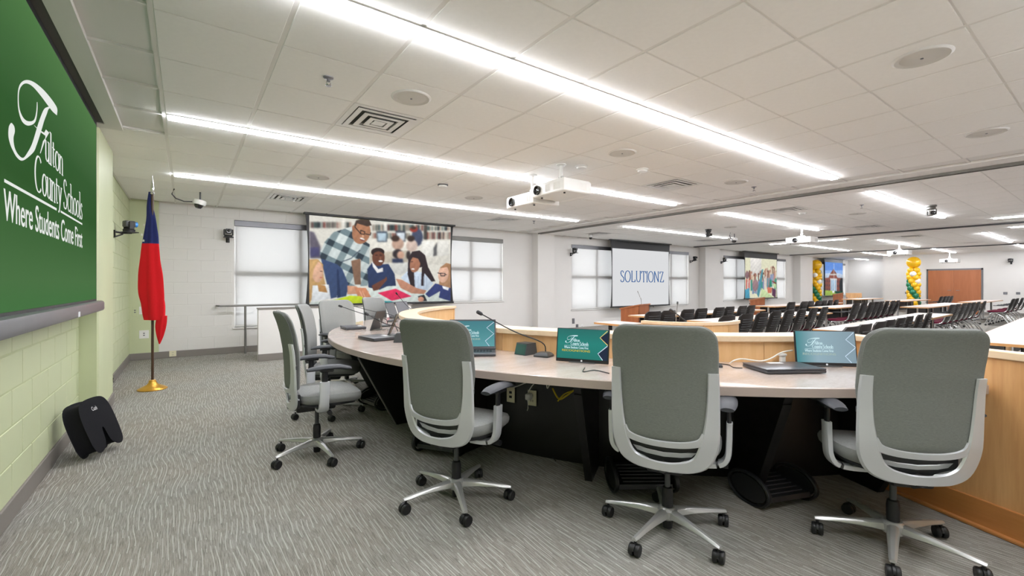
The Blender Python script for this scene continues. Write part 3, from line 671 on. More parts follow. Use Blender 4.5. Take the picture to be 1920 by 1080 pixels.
VL = ['large square stepped air vent above the near gray chairs', 'square air vent by the far wall camera', 'square stepped air vent right of the paired projectors', 'small looking air vent left of the partition track near the far wall', 'square air vent beyond the first partition track', 'air vent past the first seating projector', 'air vent between the second partition track and the balloons', 'farthest air vent before the double door', 'air vent above the raised hands picture', 'air vent above the blue lettered screen']
v0 = None
for n, (x, y, _) in enumerate(VENTS):
    cx, cy = snap(x, y)
    if v0 is None:
        v0 = thing('air_vent', VL[n], 'vent', (cx, cy, CEIL), 0, 'square ceiling vents')
        b = B(); b.box(-.295, .295, -.295, -.25, -.002, .01); b.box(-.295, .295, .25, .295, -.002, .01); b.box(-.295, -.25, -.25, .25, -.002, .01); b.box(.25, .295, -.25, .25, -.002, .01); b.build('vent_flange', M['white_pl'], v0, 0)
        for h_, zt, zb in ((.245, .055, -.006), (.175, .05, -.012), (.105, .045, -.016)):
            b = B(); rin = h_-.05
            b.loft([[(-h_, -h_, zb), (h_, -h_, zb), (h_, h_, zb), (-h_, h_, zb)], [(-rin, -rin, zt-.02), (rin, -rin, zt-.02), (rin, rin, zt-.02), (-rin, rin, zt-.02)]][::1], cap=False)
            b.loft([[(-h_, -h_, zb-.003), (h_, -h_, zb-.003), (h_, h_, zb-.003), (-h_, h_, zb-.003)], [(-h_+.042, -h_+.042, zb-.003), (h_-.042, -h_+.042, zb-.003), (h_-.042, h_-.042, zb-.003), (-h_+.042, h_-.042, zb-.003)]], cap=False)
            b.build('vent_cone', M['white_pl'], v0, 0)
        B().box(-.05, .05, -.05, .05, -.02, -.012, .003).build('vent_core', M['white_pl'], v0, 0)
        B().box(-.25, .25, -.25, .25, .012, .0185).build('duct_opening', M['hole'], v0, 0)
    else: dup(v0, (cx, cy, CEIL), 0, VL[n])
# round ceiling speakers
SPK = [(1.40, 3.26, 'round ceiling speaker beside the large square vent'), (3.76, .80, 'largest looking round ceiling speaker at upper right'), (6.11, .84, 'round ceiling speaker near the right edge before the partition track'), (3.84, 3.28, 'round ceiling speaker above and right of the paired projectors'), (1.43, 6.38, 'round ceiling speaker between the two long lights over the flag side'), (6.21, 3.28, 'round ceiling speaker left of the sprinkler near the partition track'), (3.84, 6.4, 'round ceiling speaker hidden beyond the long light, left of the smoke detector'), (10.9, 3.3, 'round ceiling speaker in the bay beyond the first track'), (10.9, 5.9, 'round ceiling speaker over the middle seating')]
s0 = None
for x, y, lb in SPK:
    if s0 is None:
        s0 = thing('ceiling_speaker', lb, 'speaker', (x, y, CEIL-.0), 0, 'round ceiling speakers')
        B().lathe([(.115, -.006), (.135, -.012), (.15, -.004), (.152, -.001)], 32).build('rim', M['spk'], s0)
        B().lathe([(.118, -.004), (.10, -.009), (.0001, -.011)], 32, cap=False).build('grille', M['spk'], s0)
        B().lathe([(.008, -.011), (.008, -.016)], 10).build('center_pin', M['tray'], s0)
    else: dup(s0, (x, y, CEIL), 0, lb)
# sprinklers and detectors
SPR = [(.80, 3.28, 'chrome sprinkler head left of the large vent'), (6.73, 3.29, 'sprinkler head just before the first partition track'), (1.43, 8.09, 'sprinkler head near the far wall vent'), (9.8, 2.9, 'sprinkler head beside the bay two vent'), (6.3, 7.9, 'small sprinkler head near the classroom picture light')]
s0 = None
for x, y, lb in SPR:
    if s0 is None:
        s0 = thing('sprinkler', lb, 'sprinkler', (x, y, CEIL), 0, 'ceiling sprinklers')
        B().lathe([(.035, -.001), (.033, -.008), (.012, -.014), (.012, -.03)], 16).build('escutcheon', M['tray'], s0)
        b = B(); b.tube([(.01, 0, -.028), (.014, 0, -.045), (0, 0, -.058)], .003, 6); b.tube([(-.01, 0, -.028), (-.014, 0, -.045), (0, 0, -.058)], .003, 6); b.build('frame_arm', M['chrome'], s0)
        B().lathe([(.022, -.058), (.02, -.062), (.004, -.063)], 14).build('deflector', M['chrome'], s0)
    else: dup(s0, (x, y, CEIL), 0, lb)
def detector(x, y, lb, rim):
    s = thing('smoke_detector', lb, 'detector', (x, y, CEIL), 0, 'ceiling detectors')
    B().lathe([(.075, -.0), (.075, -.012), (.062, -.016)], 24).build('base_ring', M[rim], s); B().lathe([(.06, -.014), (.056, -.035), (.03, -.045), (.001, -.046)], 24, cap=False).build('sensor_dome', M['white_pl'], s)
detector(2.98, 5.82, 'dark rimmed detector disc left of the paired projectors', 'dkgrey'); detector(3.87, 3.93, 'small white detector right of the projector pipe', 'white_pl'); detector(4.59, 3.60, 'white disc detector left of the middle vent', 'white_pl'); detector(9.9, 3.9, 'white detector in the bay past the first track', 'white_pl')
# projectors
def projector(x, y, rz, lb, group, drop=.30, lx=.06):
    t = thing('projector', lb, 'projector', (x, y, CEIL), rz, group)
    B().tube([(0, 0, 0), (0, 0, -drop+.12)], .021, 12).build('drop_pipe', M['white_pl'], t); B().lathe([(.06, 0), (.058, -.012), (.024, -.02)], 20).build('ceiling_plate', M['white_pl'], t)
    b = B(); b.box(-.06, .06, -.06, .06, -drop+.085, -drop+.115, .006)
    for sx in (-1, 1):
        for sy in (-1, 1): b.tube([(sx*.03, sy*.03, -drop+.1), (sx*.13, sy*.1, -drop+.075)], .007, 6)
    b.tube([(-.03, 0, -drop+.15), (.03, 0, -drop+.15)], .02, 10); b.build('mount_arms', M['silver_leg'], t)
    ring = lambda z_, s_: [(p[0]*s_, p[1]*s_, z_) for p in ([(.26+.03*math.cos(a), .19+.03*math.sin(a)) for a in (0, PI/4, PI/2)] + [(-.26+.03*math.cos(a), .19+.03*math.sin(a)) for a in (PI/2, 3*PI/4, PI)] + [(-.26+.03*math.cos(a), -.19+.03*math.sin(a)) for a in (PI, 5*PI/4, 3*PI/2)] + [(.26+.03*math.cos(a), -.19+.03*math.sin(a)) for a in (-PI/2, -PI/4, 0)])]
    bd = B().loft([ring(-drop-.07, .965), ring(-drop-.06, 1), ring(-drop+.055, 1), ring(-drop+.075, .96)]).build('projector_body', M['white_pl'], t)
    B().lathe([(.055, 0), (.055, .03), (.045, .03), (.04, .012), (.001, .02)], 24, Matrix.Translation((lx, .215, -drop-.0)) @ Matrix.Rotation(-PI/2, 4, 'X'), cap=False).build('lens_hood', M['lens'], bd)
    b = B()
    for k in range(7): b.box(-.06+k*.014, -.053+k*.014, .2205, .2235, -drop-.04, -drop+.04)
    for k in range(7): b.box(-.23+k*.018, -.222+k*.018, .2205, .2235, -drop-.04, -drop+.04)
    for s_ in (-1, 1):
        for k in range(8): b.box(s_*.2905-.0015, s_*.2905+.0015, -.13+k*.018, -.122+k*.018, -drop-.04, -drop+.04)
    b.build('vent_louvers', M['grid'], bd)['kind'] = 'stuff'
    b = B(); b.lathe([(.012, -drop-.085), (.012, -drop-.068)], 10, Matrix.Translation((.2, .13, 0))); b.lathe([(.012, -drop-.085), (.012, -drop-.068)], 10, Matrix.Translation((-.2, .13, 0))); b.build('foot', M['dkgrey'], bd)
projector(3.66, 4.62, R(90), 'left and lower of the paired white ceiling projectors', 'paired projectors over the dais', .36, .14)
projector(3.62, 4.02, R(90), 'right of the paired white ceiling projectors, black lens facing left', 'paired projectors over the dais', .31, .17)
projector(12.4, 4.9, R(90), 'white projector over the front seating, right of the blue lettered screen', 'seating projectors', .33)
projector(19.8, 4.8, R(90), 'white projector directly left of the balloon column top', 'seating projectors', .33)
projector(26.0, 4.65, R(90), 'white projector hung in front of the wall over the double door', 'seating projectors', .42)
# pan-tilt cameras
def ptz(name, loc, rz, lb, group, wall=False, col='black', blue=False, drop=0):
    t = thing(name, lb, 'camera', loc, rz, group)          # faces +Y
    if wall:
        b = B(); b.tube([(0, 0, .0), (0, .005, -.10)], .02, 8, ab=(.03, .012)); b.tube([(0, .0, -.02), (0, .09, -.03), (0, .2, -.02)], .013, 8); b.tube([(0, .01, -.09), (0, .1, -.045)], .01, 8)
        b.box(-.08, .08, .09, .25, -.02, -.008, .004); b.build('wall_bracket', M[col], t); B0 = Matrix.Translation((0, .17, -.008)); z = 1
    else:
        b = B(); b.lathe([(.08, 0), (.08, -.03), (.05, -.04)], 20); b.build('ceiling_plate', M[col], t); B0 = Matrix.Translation((0, 0, -.04)) @ Matrix.Rotation(PI, 4, 'Y'); z = -1
    b = B(); b.lathe([(.065, 0), (.068, .03), (.055, .04)], 20, B0); b.box(-.075, -.055, -.03, .03, .03, .14, .006, B0); b.box(.055, .075, -.03, .03, .03, .14, .006, B0); b.build('yoke', M[col], t)
    h = B().box(-.05, .05, -.06, .06, .06, .15, .018, B0, 2).build('camera_head', M['dkgrey'] if col == 'black' else M[col], t)
    B().lathe([(.034, .0), (.036, .03), (.028, .03), (.02, .022), (.001, .026)], 18, B0 @ Matrix.Translation((0, .06, .105)) @ Matrix.Rotation(-PI/2, 4, 'X'), cap=False).build('lens', M['blue_lens' if blue else 'lens'], h)
g = 'black cameras on brackets'
ptz('wall_camera', (XL, 7.9, 2.0), R(-60), 'black wall camera with bright blue lens on the green wall behind the flag', g, True, blue=True)
ptz('wall_camera', at_y(427, 445, YW-.0), PI, 'black camera on white wall left of the first window', g, True)
ptz('wall_camera', at_y(1070, 474, YW), PI, 'black wall camera left of the blue lettered screen', g, True)
ptz('wall_camera', at_y(1294, 488, YW), R(195), 'black wall camera right of the blue lettered screen', g, True)
ptz('wall_camera', at_y(1352, 490, YW), R(170), 'black wall camera left of the raised hands picture', g, True)
ptz('wall_camera', at_x(1612, 484, XF), R(90), 'small black camera on the recessed end wall', g, True)
ptz('wall_camera', at_x(1896, 491, XE), R(90), 'black camera on the end wall right of the double door', g, True)
ptz('ceiling_camera', (10.87, 2.19, CEIL), R(120), 'grey pan tilt camera hung at the end of the nearer seating light', 'ceiling hung cameras', False, 'steel')
ptz('ceiling_camera', (10.9, 6.48, CEIL), R(200), 'dark pan tilt camera crossing the light above the blue lettered screen', 'ceiling hung cameras', False, 'black')
# small dome cameras
def dome(loc, lb, arm):
    t = thing('dome_camera', lb, 'camera', loc, 0, 'white dome cameras')
    if arm:
        B().tube([(0, 0, 0), (0, 0, -.14)], .012, 8).build('stem', M['dkgrey'], t)
        B().tube([(-.32, -.06, 0), (-.35, -.06, -.08), (-.3, -.05, -.14), (-.2, -.03, -.17), (-.1, 0, -.16)], .009, 8).build('conduit', M['dkgrey'], t)
        T = Matrix.Translation((0, 0, -.12)) @ Matrix.Rotation(R(12), 4, 'Y'); s = 1.0
    else: T = Matrix.Identity(4); s = .8
    B().lathe([(.02*s, 0), (.085*s, -.01), (.09*s, -.05), (.08*s, -.08)], 24, T).build('housing', M['white_pl'], t)
    B().lathe([(.06*s, -.08), (.055*s, -.11), (.035*s, -.135), (.001, -.142)], 20, T, cap=False).build('dome', M['lens'], t)
dome((.18, 8.48, CEIL), 'white dome camera on a stem with curled conduit near the flag', True); dome((9.33, 9.12, CEIL), 'white half dome camera on ceiling left of the blue lettered screen', False)
dome((12.4, 6.6, CEIL), 'little white dome camera on stem left of the first seating projector', True)

# ================================================================== PROJECTION SCREENS
t = thing('projection_screen', 'huge green projected slide hanging in front of the green block wall', 'screen', (-.64, 3.0, CEIL))
t2 = Matrix.Translation((0, -3.0, -CEIL))
B().box(-.005, .004, 1.0, 5.36, 1.10, CEIL+.02, Mx=t2).build('screen_cloth', M['black'], t, 0)
o = B().box(-.64+.006, -.64+.0075, 1.2, 5.315, 1.152, 2.66).build('slide_image', M['green_screen'], None, 0); o.parent = t; o.matrix_parent_inverse = Matrix.Translation((.64, -3.0, -CEIL))
B().box(-.045, .05, .95, 5.43, 1.045, 1.135, .02, t2, 2).build('weight_bar', M['tray'], t)
B().box(.05, .0515, 4.2, 4.26, 1.055, 1.09, .0, t2).build('round_badge', M['scr_white'], t, 0)
b = B(); logo(b, lambda u, v: (-.64+.0085, 2.841+u*1.808, 1.55+v*1.808)); o = b.build('slide_lettering', M['text_white'], None, 0); o.parent = t; o.matrix_parent_inverse = Matrix.Translation((.64, -3.0, -CEIL))
def hanging_screen(name_lb, x0, x1, zb, zt, Y, drop_top, P=None, plain_=None, bow=.05):
    t = thing('projection_screen', name_lb, 'screen', ((x0+x1)/2, Y, CEIL), 0, 'screens on the window wall'); hw = (x1-x0)/2; e = .06
    # cloth with inward-bowed black edges
    L = []; n = 12
    for k in range(n+1):
        v = k/n; z = zt + (drop_top) - (zt+drop_top-zb)*v; bw = bow*(4*(v-.5)**2)
        L.append((z, hw + e*.35 + bw))
    b = B(); b.loft([[(-w_, .004, z-CEIL), (w_, .004, z-CEIL), (w_, .008, z-CEIL), (-w_, .008, z-CEIL)] for z, w_ in L]); b.build('screen_cloth', M['black'], t, 0)
    B().box(-hw-.1, hw+.1, -.06, .07, -.035, .015, .004).build('screen_housing', M['dkgrey'], t); B().tube([(-hw-.08, .006, zb-.0-CEIL), (hw+.08, .006, zb-CEIL)], .02, 10).build('weight_bar', M['black'], t)
    if P is not None: picture('picture_image', P, (-hw, 0, zt-CEIL), (2*hw, 0, 0), (0, 0, zb+.03-zt), t, M['vcol'])
    else: B().box(-hw, hw, -.001, .001, zb+.03-CEIL, zt-CEIL).build('picture_image', plain_, t, 0)
    return t
hanging_screen('projection screen with a smiling teacher and pupils around a table', 1.98, 5.12, .865, 2.66, 9.6, .03, paint_class())
ts = hanging_screen('white projection screen with blue capital lettering and black top band', 10.78, 13.66, .585, 2.43, 9.6, .27, None, M['scr_white'])
p0, p1 = at_y(1163, 530, 9.6), at_y(1245, 528, 9.6); zc = .5*(p0.z+p1.z)
pt = at_y(1163, 510, 9.6).z
b = B(); serif(b, 'SOLUTIONZ', p0.x, p1.x, zc-.0, .36, lambda u, v: (u-ts.location.x, -.003, v-CEIL), .056, .03); b.build('screen_lettering', M['text_blue'], ts, 0)
hanging_screen('projection screen picturing raised hands in colored sleeves', 18.9, 21.7, .70, 2.43, 9.6, .27, paint_hands())
hanging_screen('projection screen picturing a brick school under blue sky', 27.1, 29.5, .70, 2.5, 9.6, .2, paint_school())

# ================================================================== DAIS
DC = Vector((4.9, 3.95, 0)); DR, WR = 3.83, 3.06
def ring_sector(b, r0, r1, a0, a1, z0, z1, n=64, ch=.0):
    sec = []
    for i in range(n+1):
        a = R(a0+(a1-a0)*i/n); c, s_ = math.cos(a), math.sin(a)
        pr = [(r0+ch, z0), (r1-ch, z0), (r1, z0+ch), (r1, z1-ch), (r1-ch, z1), (r0+ch, z1), (r0, z1-ch), (r0, z0+ch)] if ch else [(r0, z0), (r1, z0), (r1, z1), (r0, z1)]
        sec.append([(DC.x+r*c, DC.y+r*s_, z) for r, z in pr])
    b.loft(sec)
A0, A1 = 118.0, 246.6
t = thing('dais_desk', 'long curved dais desk with glossy pinkish grey top and black base', 'desk', (0, 0, 0))
b = B(); ring_sector(b, WR+.004, DR-.004, A0, A1-.6, .7135, .76, 90, .003); b.build('desk_top', M['desk'], t)
b = B(); ring_sector(b, DR-.0045, DR, A0, A1-.6, .711, .7575, 90, .0015); b.build('edge_band', M['desk_edge'], t)
b = B(); ring_sector(b, WR+.003, WR+.02, A0+.5, A1-.2, .0, .712, 80); b.build('modesty_panel', M['black_lam'], t)
for a in (126, 144, 162, 179.5, 196.5, 213.8, 231, 244.5):
    T = Matrix.Translation(DC) @ Matrix.Rotation(R(a), 4, 'Z')
    b = B(); b.loft([[(WR+.02, y, .0), (WR+.28, y, .0), (DR-.12, y, .7), (WR+.02, y, .7)] for y in (-.022, .022)], Mx=T); b.build('leg', M['black_lam'], t)
    B().box(-.002, .002, -.024, .024, 0, .72, 0, T @ Matrix.Translation((WR+.285, 0, 0)) @ Matrix.Rotation(math.atan2(DR-.12-WR-.28, .7), 4, 'Y')).build('leg_edge', M['steel' if a == 179.5 else 'black_lam'], t)
# wooden front wall of the dais with cap
t = thing('dais_front_wall', 'curved maple front wall wrapping around the dais desk', 'panel', (0, 0, 0))
ANG = [A0+(A1-.5-A0)*i/11 for i in range(12)]
for i in range(11):
    b = B(); ring_sector(b, WR-.16, WR, ANG[i]+.03, ANG[i+1]-.03, .0, .895, 8); b.build('panel', M['maple'], t)
b = B(); ring_sector(b, WR-.19, WR+.03, A0-.2, A1, .896, .936, 90, .004); b.build('cap', M['maple_cap'], t)
T = Matrix.Translation(DC) @ Matrix.Rotation(R(A0), 4, 'Z'); B().box(WR-.17, WR+.01, -.0, .02, 0, .895, 0, T).build('end_panel', M['maple'], t)
t = thing('dais_end_panel', 'tall oak end panel closing the right end of the dais', 'panel', DC, R(A1+.5))
B().box(WR-.16, 4.6, -.045, .0, .0, .896, .002).build('panel', M['oak'], t); B().box(WR-.18, 4.62, -.062, .018, .897, .936, .004).build('cap', M['maple_cap'], t)
b = B(); b.box(WR+.02, 4.6, -.062, -.045, .0, .15, .003); b.box(WR+.02, 4.6, -.085, -.045, .0, .018, .004); b.build('base_board', M['oak_base'], t)

# half wall and railing by the ramp
t = thing('half_wall', 'low white half wall behind the dais chairs', 'wall', (.98, 8.58, 0))
B().box(0, 2.7, 0, .12, 0, .87).build('panel', M['white_wall'], t, 0); B().box(-.012, 2.72, -.015, .135, .87, .893, .003).build('cap', M['base'], t); B().box(-.008, 2.7, -.01, .0, 0, .12, .003).build('baseboard', M['base'], t)
t = thing('handrail', 'grey metal handrail standing before the first window', 'railing', (.9, 9.75, 0))
B().tube([(-.4, 0, .895), (0, 0, .895), (3.4, -.1, .895)], .019, 10).build('rail', M['steel'], t)
for x in (0, 1.5, 3.0): B().tube([(x, -.03*x, 0), (x, -.03*x, .885)], .02, 10).build('post', M['steel'], t); 
B().tube([(-.4, 0, .895), (-.44, .06, .895), (-.44, .19, .895)], .016, 8).build('wall_return', M['steel'], t)

# ------------------------------------------------------------------ dais chair
CY = [(.39, -.175), (.48, -.19), (.56, -.203), (.68, -.207), (.80, -.215), (.92, -.235), (1.0, -.255), (1.09, -.287)]
def bs(x, z, off=0): return (x, interp(CY, z) + .75*x*x - off, z)      # back surface, off = outwards
def shell(b, z0, z1, wtab, rc_top, rc_bot, off0, off1, nz=34, nx=20):
    rings = []
    for k in range(nz+1):
        u = k/nz; z = z0 + (z1-z0)*(.5-.5*math.cos(PI*u)) if True else 0
        w = interp(wtab, z); dt, db = z1-z, z-z0
        if dt < rc_top: w -= rc_top - math.sqrt(max(0, rc_top**2-(rc_top-dt)**2))
        if db < rc_bot: w -= rc_bot - math.sqrt(max(0, rc_bot**2-(rc_bot-db)**2))
        th = (off1-off0)/2; f = min(1, (min(dt, db)/.016+.02))**.5; mid = (off0+off1)/2; r = []
        for i in range(nx):
            x = -w + 2*w*i/(nx-1); g = min(1, ((w-abs(x))/.016+.02))**.5; r.append(bs(x, z, mid + th*f*g))
        for i in range(nx):
            x = w - 2*w*i/(nx-1); g = min(1, ((w-abs(x))/.016+.02))**.5; r.append(bs(x, z, mid - th*f*g))
        rings.append(r)
    b.loft(rings)
def band(b, pts, off, th):
    """flat band following the back surface; pts = (x, z, halfwidth)"""
    sec = []
    for i, (x, z, h) in enumerate(pts):
        p, q = pts[max(i-1, 0)], pts[min(i+1, len(pts)-1)]; tx, tz = q[0]-p[0], q[1]-p[1]; l = math.hypot(tx, tz); nx, nz = -tz/l, tx/l
        c = [(-h, 0), (-h*.8, th), (h*.8, th), (h, 0), (h*.85, -th*.6), (-h*.85, -th*.6)]
        sec.append([bs(x+nx*a, z+nz*a, off+o_) for a, o_ in c])
    b.loft(sec)
def make_dais_chair(name, label, group):
    t = thing(name, label, 'chair', (0, 0, 0), 0, group)
    W = [(.5, .205), (.62, .222), (.8, .243), (.95, .245), (1.09, .236)]
    b = B(); shell(b, .525, 1.085, W, .075, .06, -.034, .0); b.build('backrest', M['seat_fab'], t)
    b = B(); shell(b, .53, 1.08, [(z, w_-.004) for z, w_ in W], .073, .058, .0, .013); b.build('back_cover', M['back_fab'], t)
    b = B(); half = [(.222, .865, .024), (.222, .76, .027), (.219, .66, .031), (.213, .58, .037), (.202, .51, .042), (.174, .447, .041), (.125, .416, .033), (.06, .404, .026), (0, .401, .024)]
    path = smooth_path(half + [(-x, z, h) for x, z, h in reversed(half[:-1])], 4); band(b, path, .016, .009)
    cross = [(.19, .575, .02), (.165, .538, .019), (.1, .520, .017), (0, .514, .016)]; band(b, smooth_path(cross + [(-x, z, h) for x, z, h in reversed(cross[:-1])], 4), .015, .008)
    b.build('back_frame', M['silver'], t)
    b = B(); band(b, [(-.17, .47, .012), (-.08, .455, .012), (0, .45, .012), (.08, .455, .012), (.17, .47, .012)], -.02, .006); b.build('lumbar_bar', M['silver'], t)
    for s in (-1, 1): B().box(s*.2445-.004, s*.2445+.004, -.18, -.165, .69, .715, .002).build('adjust_tab', M['dkgrey'], t)
    def seat_ring(w, y0, y1, zf, k=3.2, n=40):
        r = []
        for i in range(n):
            a = 2*PI*i/n; cx, cy = math.cos(a), math.sin(a); x = w*abs(cx)**(2/k)*(1 if cx >= 0 else -1); y = (y0+y1)/2 + (y1-y0)/2*abs(cy)**(2/k)*(1 if cy >= 0 else -1); r.append((x, y, zf(x, y)))
        return r
    top = lambda d: (lambda x, y: .478 + d - .10*max(0, y-.14)**1.3*1.6 + .012*min(1, (x/.25)**2))
    b = B(); b.loft([seat_ring(w_, -.145+e, .30-e, top(dz)) for w_, e, dz in ((.235, .012, -.062), (.25, .0, -.048), (.256, -.004, -.03), (.256, -.004, -.016), (.248, .004, .0), (.22, .03, .009), (.13, .11, .012), (.02, .22, .012))]); b.build('seat', M['seat_fab'], t)
    b = B(); b.loft([seat_ring(w_, -.15+e, .275-e, top(dz)) for w_, e, dz in ((.19, .05, -.09), (.225, .015, -.08), (.234, .005, -.062))]); b.build('seat_pan', M['black_soft'], t)
    B().box(-.17, .17, -.158, -.135, .40, .50, .008, seg=2).build('slot_darkener', M['black_soft'], t)  # black box added to darken the view through the frame slot
    b = B(); b.box(-.085, .085, -.15, .12, .345, .405, .015, seg=2); b.tube([(0, -.13, .37), (0, -.19, .40)], .03, 8); b.tube([(.05, .02, .37), (.26, .04, .37)], .008, 8); b.tube([(.24, .04, .37), (.285, .04, .37)], .016, 10); b.tube([(-.05, .02, .37), (-.25, .02, .37)], .008, 8); b.build('mechanism', M['black'], t)
    for s in (-1, 1): B().tube([(s*.05, -.13, .40), (s*.1, -.16, .42), (s*.16, -.165, .44)], .02, 8, ab=(.018, .012)).build('back_bracket', M['silver'], t)
    for s in (-1, 1):
        b = B(); pts = smooth_path([(s*.12, .0, .375), (s*.2, .0, .378), (s*.255, .0, .392), (s*.282, .0, .43), (s*.288, .002, .50), (s*.290, .004, .595)], 4)
        b.tube(pts, .02, ab=[(.033 if i < len(pts)*.6 else .031, .014) for i in range(len(pts))], up=(s, 0, .25), sq=True); a_ = b.build('arm_support', M['silver'], t)
        B().tube([(s*.289, .004, .585), (s*.287, .006, .672)], .02, 10, ab=(.02, .011), up=(s, 0, 0)).build('arm_post', M['black'], a_)
        b = B(); rg = []
        for k in range(9):
            y = -.11 + .29*k/8; u = abs(k-4)/4; w_ = .047*(1-.35*u**3); z = .694 - .012*u**2 - (.006 if k > 6 else 0); h = .019*(1-.45*u**4)
            rg.append([(s*.28+w_*math.cos(q)*(1 if True else 0), y, z+h*math.sin(q)*(1.0 if math.sin(q) > 0 else .9)) for q in [2*PI*i/14 for i in range(14)]])
        b.loft(rg); ap = b.build('armrest', M['pad'], t)
        B().box(s*.285-.028, s*.285+.028, -.03, .06, .664, .684, .006).build('slide_plate', M['black'], ap)
    b = B(); b.lathe([(.0145, .17), (.0145, .36)], 16); b.build('gas_lift', M['dkgrey'], t); B().lathe([(.024, .02), (.026, .06), (.028, .2), (.024, .225), (.018, .23)], 18).build('column_sleeve', M['black'], t)
    B().lathe([(.03, .062), (.048, .075), (.05, .115), (.036, .128)], 20).build('hub', M['silver_leg'], t)
    for k in range(5):
        T = Matrix.Rotation(R(90+72*k), 4, 'Z'); b = B(); sec = []
        for (x, w_, zt, zb) in ((.02, .027, .122, .078), (.06, .026, .121, .08), (.14, .022, .112, .083), (.23, .018, .100, .080), (.295, .016, .092, .074), (.325, .013, .086, .072)):
            sec.append([(x, -w_, zb+.006), (x, -w_*.75, zb), (x, w_*.75, zb), (x, w_, zb+.006), (x, w_*.85, zt-.008), (x, w_*.4, zt), (x, -w_*.4, zt), (x, -w_*.85, zt-.008)])
        b.loft(sec, Mx=T); lg = b.build('base_leg', M['silver_leg'], t)
        T2 = T @ Matrix.Translation((.312, 0, 0)) @ Matrix.Rotation(R([35, 80, 10, 120, 60][k]), 4, 'Z')
        b = B()
        for s in (-1, 1):
            W2 = T2 @ Matrix.Translation((0.006, s*.0145, .029)) @ Matrix.Rotation(R(90), 4, 'X'); b.lathe([(.012, -.0105), (.026, -.0105), (.029, -.006), (.029, .006), (.026, .0105), (.012, .0105)], 20, W2)
        b.tube([(0, 0, .05), (0, 0, .075)], .007, 8, Mx=T2)
        b.loft([[(.006+.031*math.cos(q), y, .029+.031*math.sin(q)) for q in [R(a_) for a_ in range(10, 171, 16)]] + [(.006-.012, y, .03), (.006+.012, y, .03)] for y in (-.005, .005)], Mx=T2)
        b.build('caster', M['black'], lg, 40)
    return t
CH = [('A', (1.305, 2.375), 24, 9.5, 'grey chair standing left of the open laptop and the ivory outlet plates'),
      ('B', (2.025, 1.43), 29, 15, 'grey high back chair directly right of the green recognitions monitor'),
      ('C', (2.79, .70), 44, 6, 'rightmost large grey chair before the oak end panel'),
      ('D', (.80, 3.62), -3, 62.5, 'grey chair turned sideways on the left, nearest the open carpet'),
      ('E', (1.15, 4.71), -22, 66, 'grey chair just behind the sideways left chair'),
      ('F', (1.60, 5.68), -70, 50, 'grey chair showing its cushion front, standing before the white half wall'),
      ('G', (2.5, 6.86), -60, 5, 'farthest grey dais chair, between the microphones and picture screen')]
ch0 = None
for nme, (x, y), hd, basea, lb in CH:
    if ch0 is None: ch0 = make_dais_chair('dais_chair', lb, 'grey chairs around the dais'); ch0.location = (x, y, 0); ch0.rotation_euler = (0, 0, R(hd-90)); c = ch0
    else: c = dup(ch0, (x, y, 0), R(hd-90), lb)
    CH_ROOT = c
    # swivel base turned separately under the seat
    for p in c.children:
        if p.name.split('.')[0] in ('base_leg',): p.rotation_euler = (0, 0, R(basea))

# ------------------------------------------------------------------ things on the desk
ZD = .7605
def face_out(p): v = Vector((p[0], p[1], 0)) - DC; return math.atan2(v.y, v.x) + PI/2    # local -Y points outwards to the chair
def desk_at(px, py):
    p = at_z(px, py, ZD); v = p - DC; v.z = 0; l = v.length; a = max(R(A0+3), math.atan2(v.y, v.x) % (2*PI)); l = min(max(l, WR+.1), DR-.2)
    return Vector((DC.x + l*math.cos(a), DC.y + l*math.sin(a), ZD))
def mic(px, py, hx, hy, lb, hz=None, dirz=None):
    p = desk_at(px, py); rz = face_out(p); t = thing('gooseneck_microphone', lb, 'microphone', p, rz, 'microphones on the dais desk')
    B().loft([[(-.055*k, -.07*k+.01, z), (.055*k, -.07*k+.01, z), (.06*k, .04*k, z), (.04*k, .07*k, z), (-.04*k, .07*k, z), (-.06*k, .04*k, z)] for k, z in ((1, 0), (1, .012), (.86, .022), (.6, .03))]).build('mic_base', M['dkgrey'], t)
    # head position: on the vertical plane of the arm, reach to the chair side
    Mi = (Matrix.Translation(p) @ Matrix.Rotation(rz, 4, 'Z')).inverted()
    r = _ray(hx, hy); best = None
    for k in range(400):
        s_ = 1.0 + k*.025; q = Vector((0, 0, EYE)) + r*s_; l = (q-p).length; e = abs(l-.46)
        lo = Mi @ q
        if q.z > ZD+.1 and lo.y < .12 and (best is None or e < best[0]): best = (e, lo)
    h = best[1]
    a = Vector((0, .03, .03)); pth = smooth_path([tuple(a), tuple(a+Vector((0, 0, .05))+(h-a)*.06), tuple(a.lerp(h, .5)+Vector((0, 0, .012))), tuple(h)], 5)
    B().tube(pth, .0042, 8).build('gooseneck', M['black'], t)
    d = (Vector(pth[-1])-Vector(pth[-3])).normalized(); B().tube([h-d*.01, h, h+d*.012, h+d*.035, h+d*.042], [.005, .012, .0135, .013, .006], 12).build('mic_head', M['black_soft'], t)
    return t
mic(1020, 668, 903, 589, 'gooseneck microphone leaning left between the first laptop and green monitor')
mic(1332, 686, 1312, 640, 'gooseneck microphone mostly hidden behind the second chair from the right')
mic(745, 632, 690, 590, 'gooseneck microphone beside the tilted tablet left of the nearest middle chair')
mic(722, 612, 641, 575, 'lower of two parallel long microphones at the far left of the desk')
mic(736, 603, 637, 566, 'upper of two parallel long microphones at the far left of the desk')
mic(782, 588, 745, 552, 'thin gray microphone in front of the pink sheet in the picture')
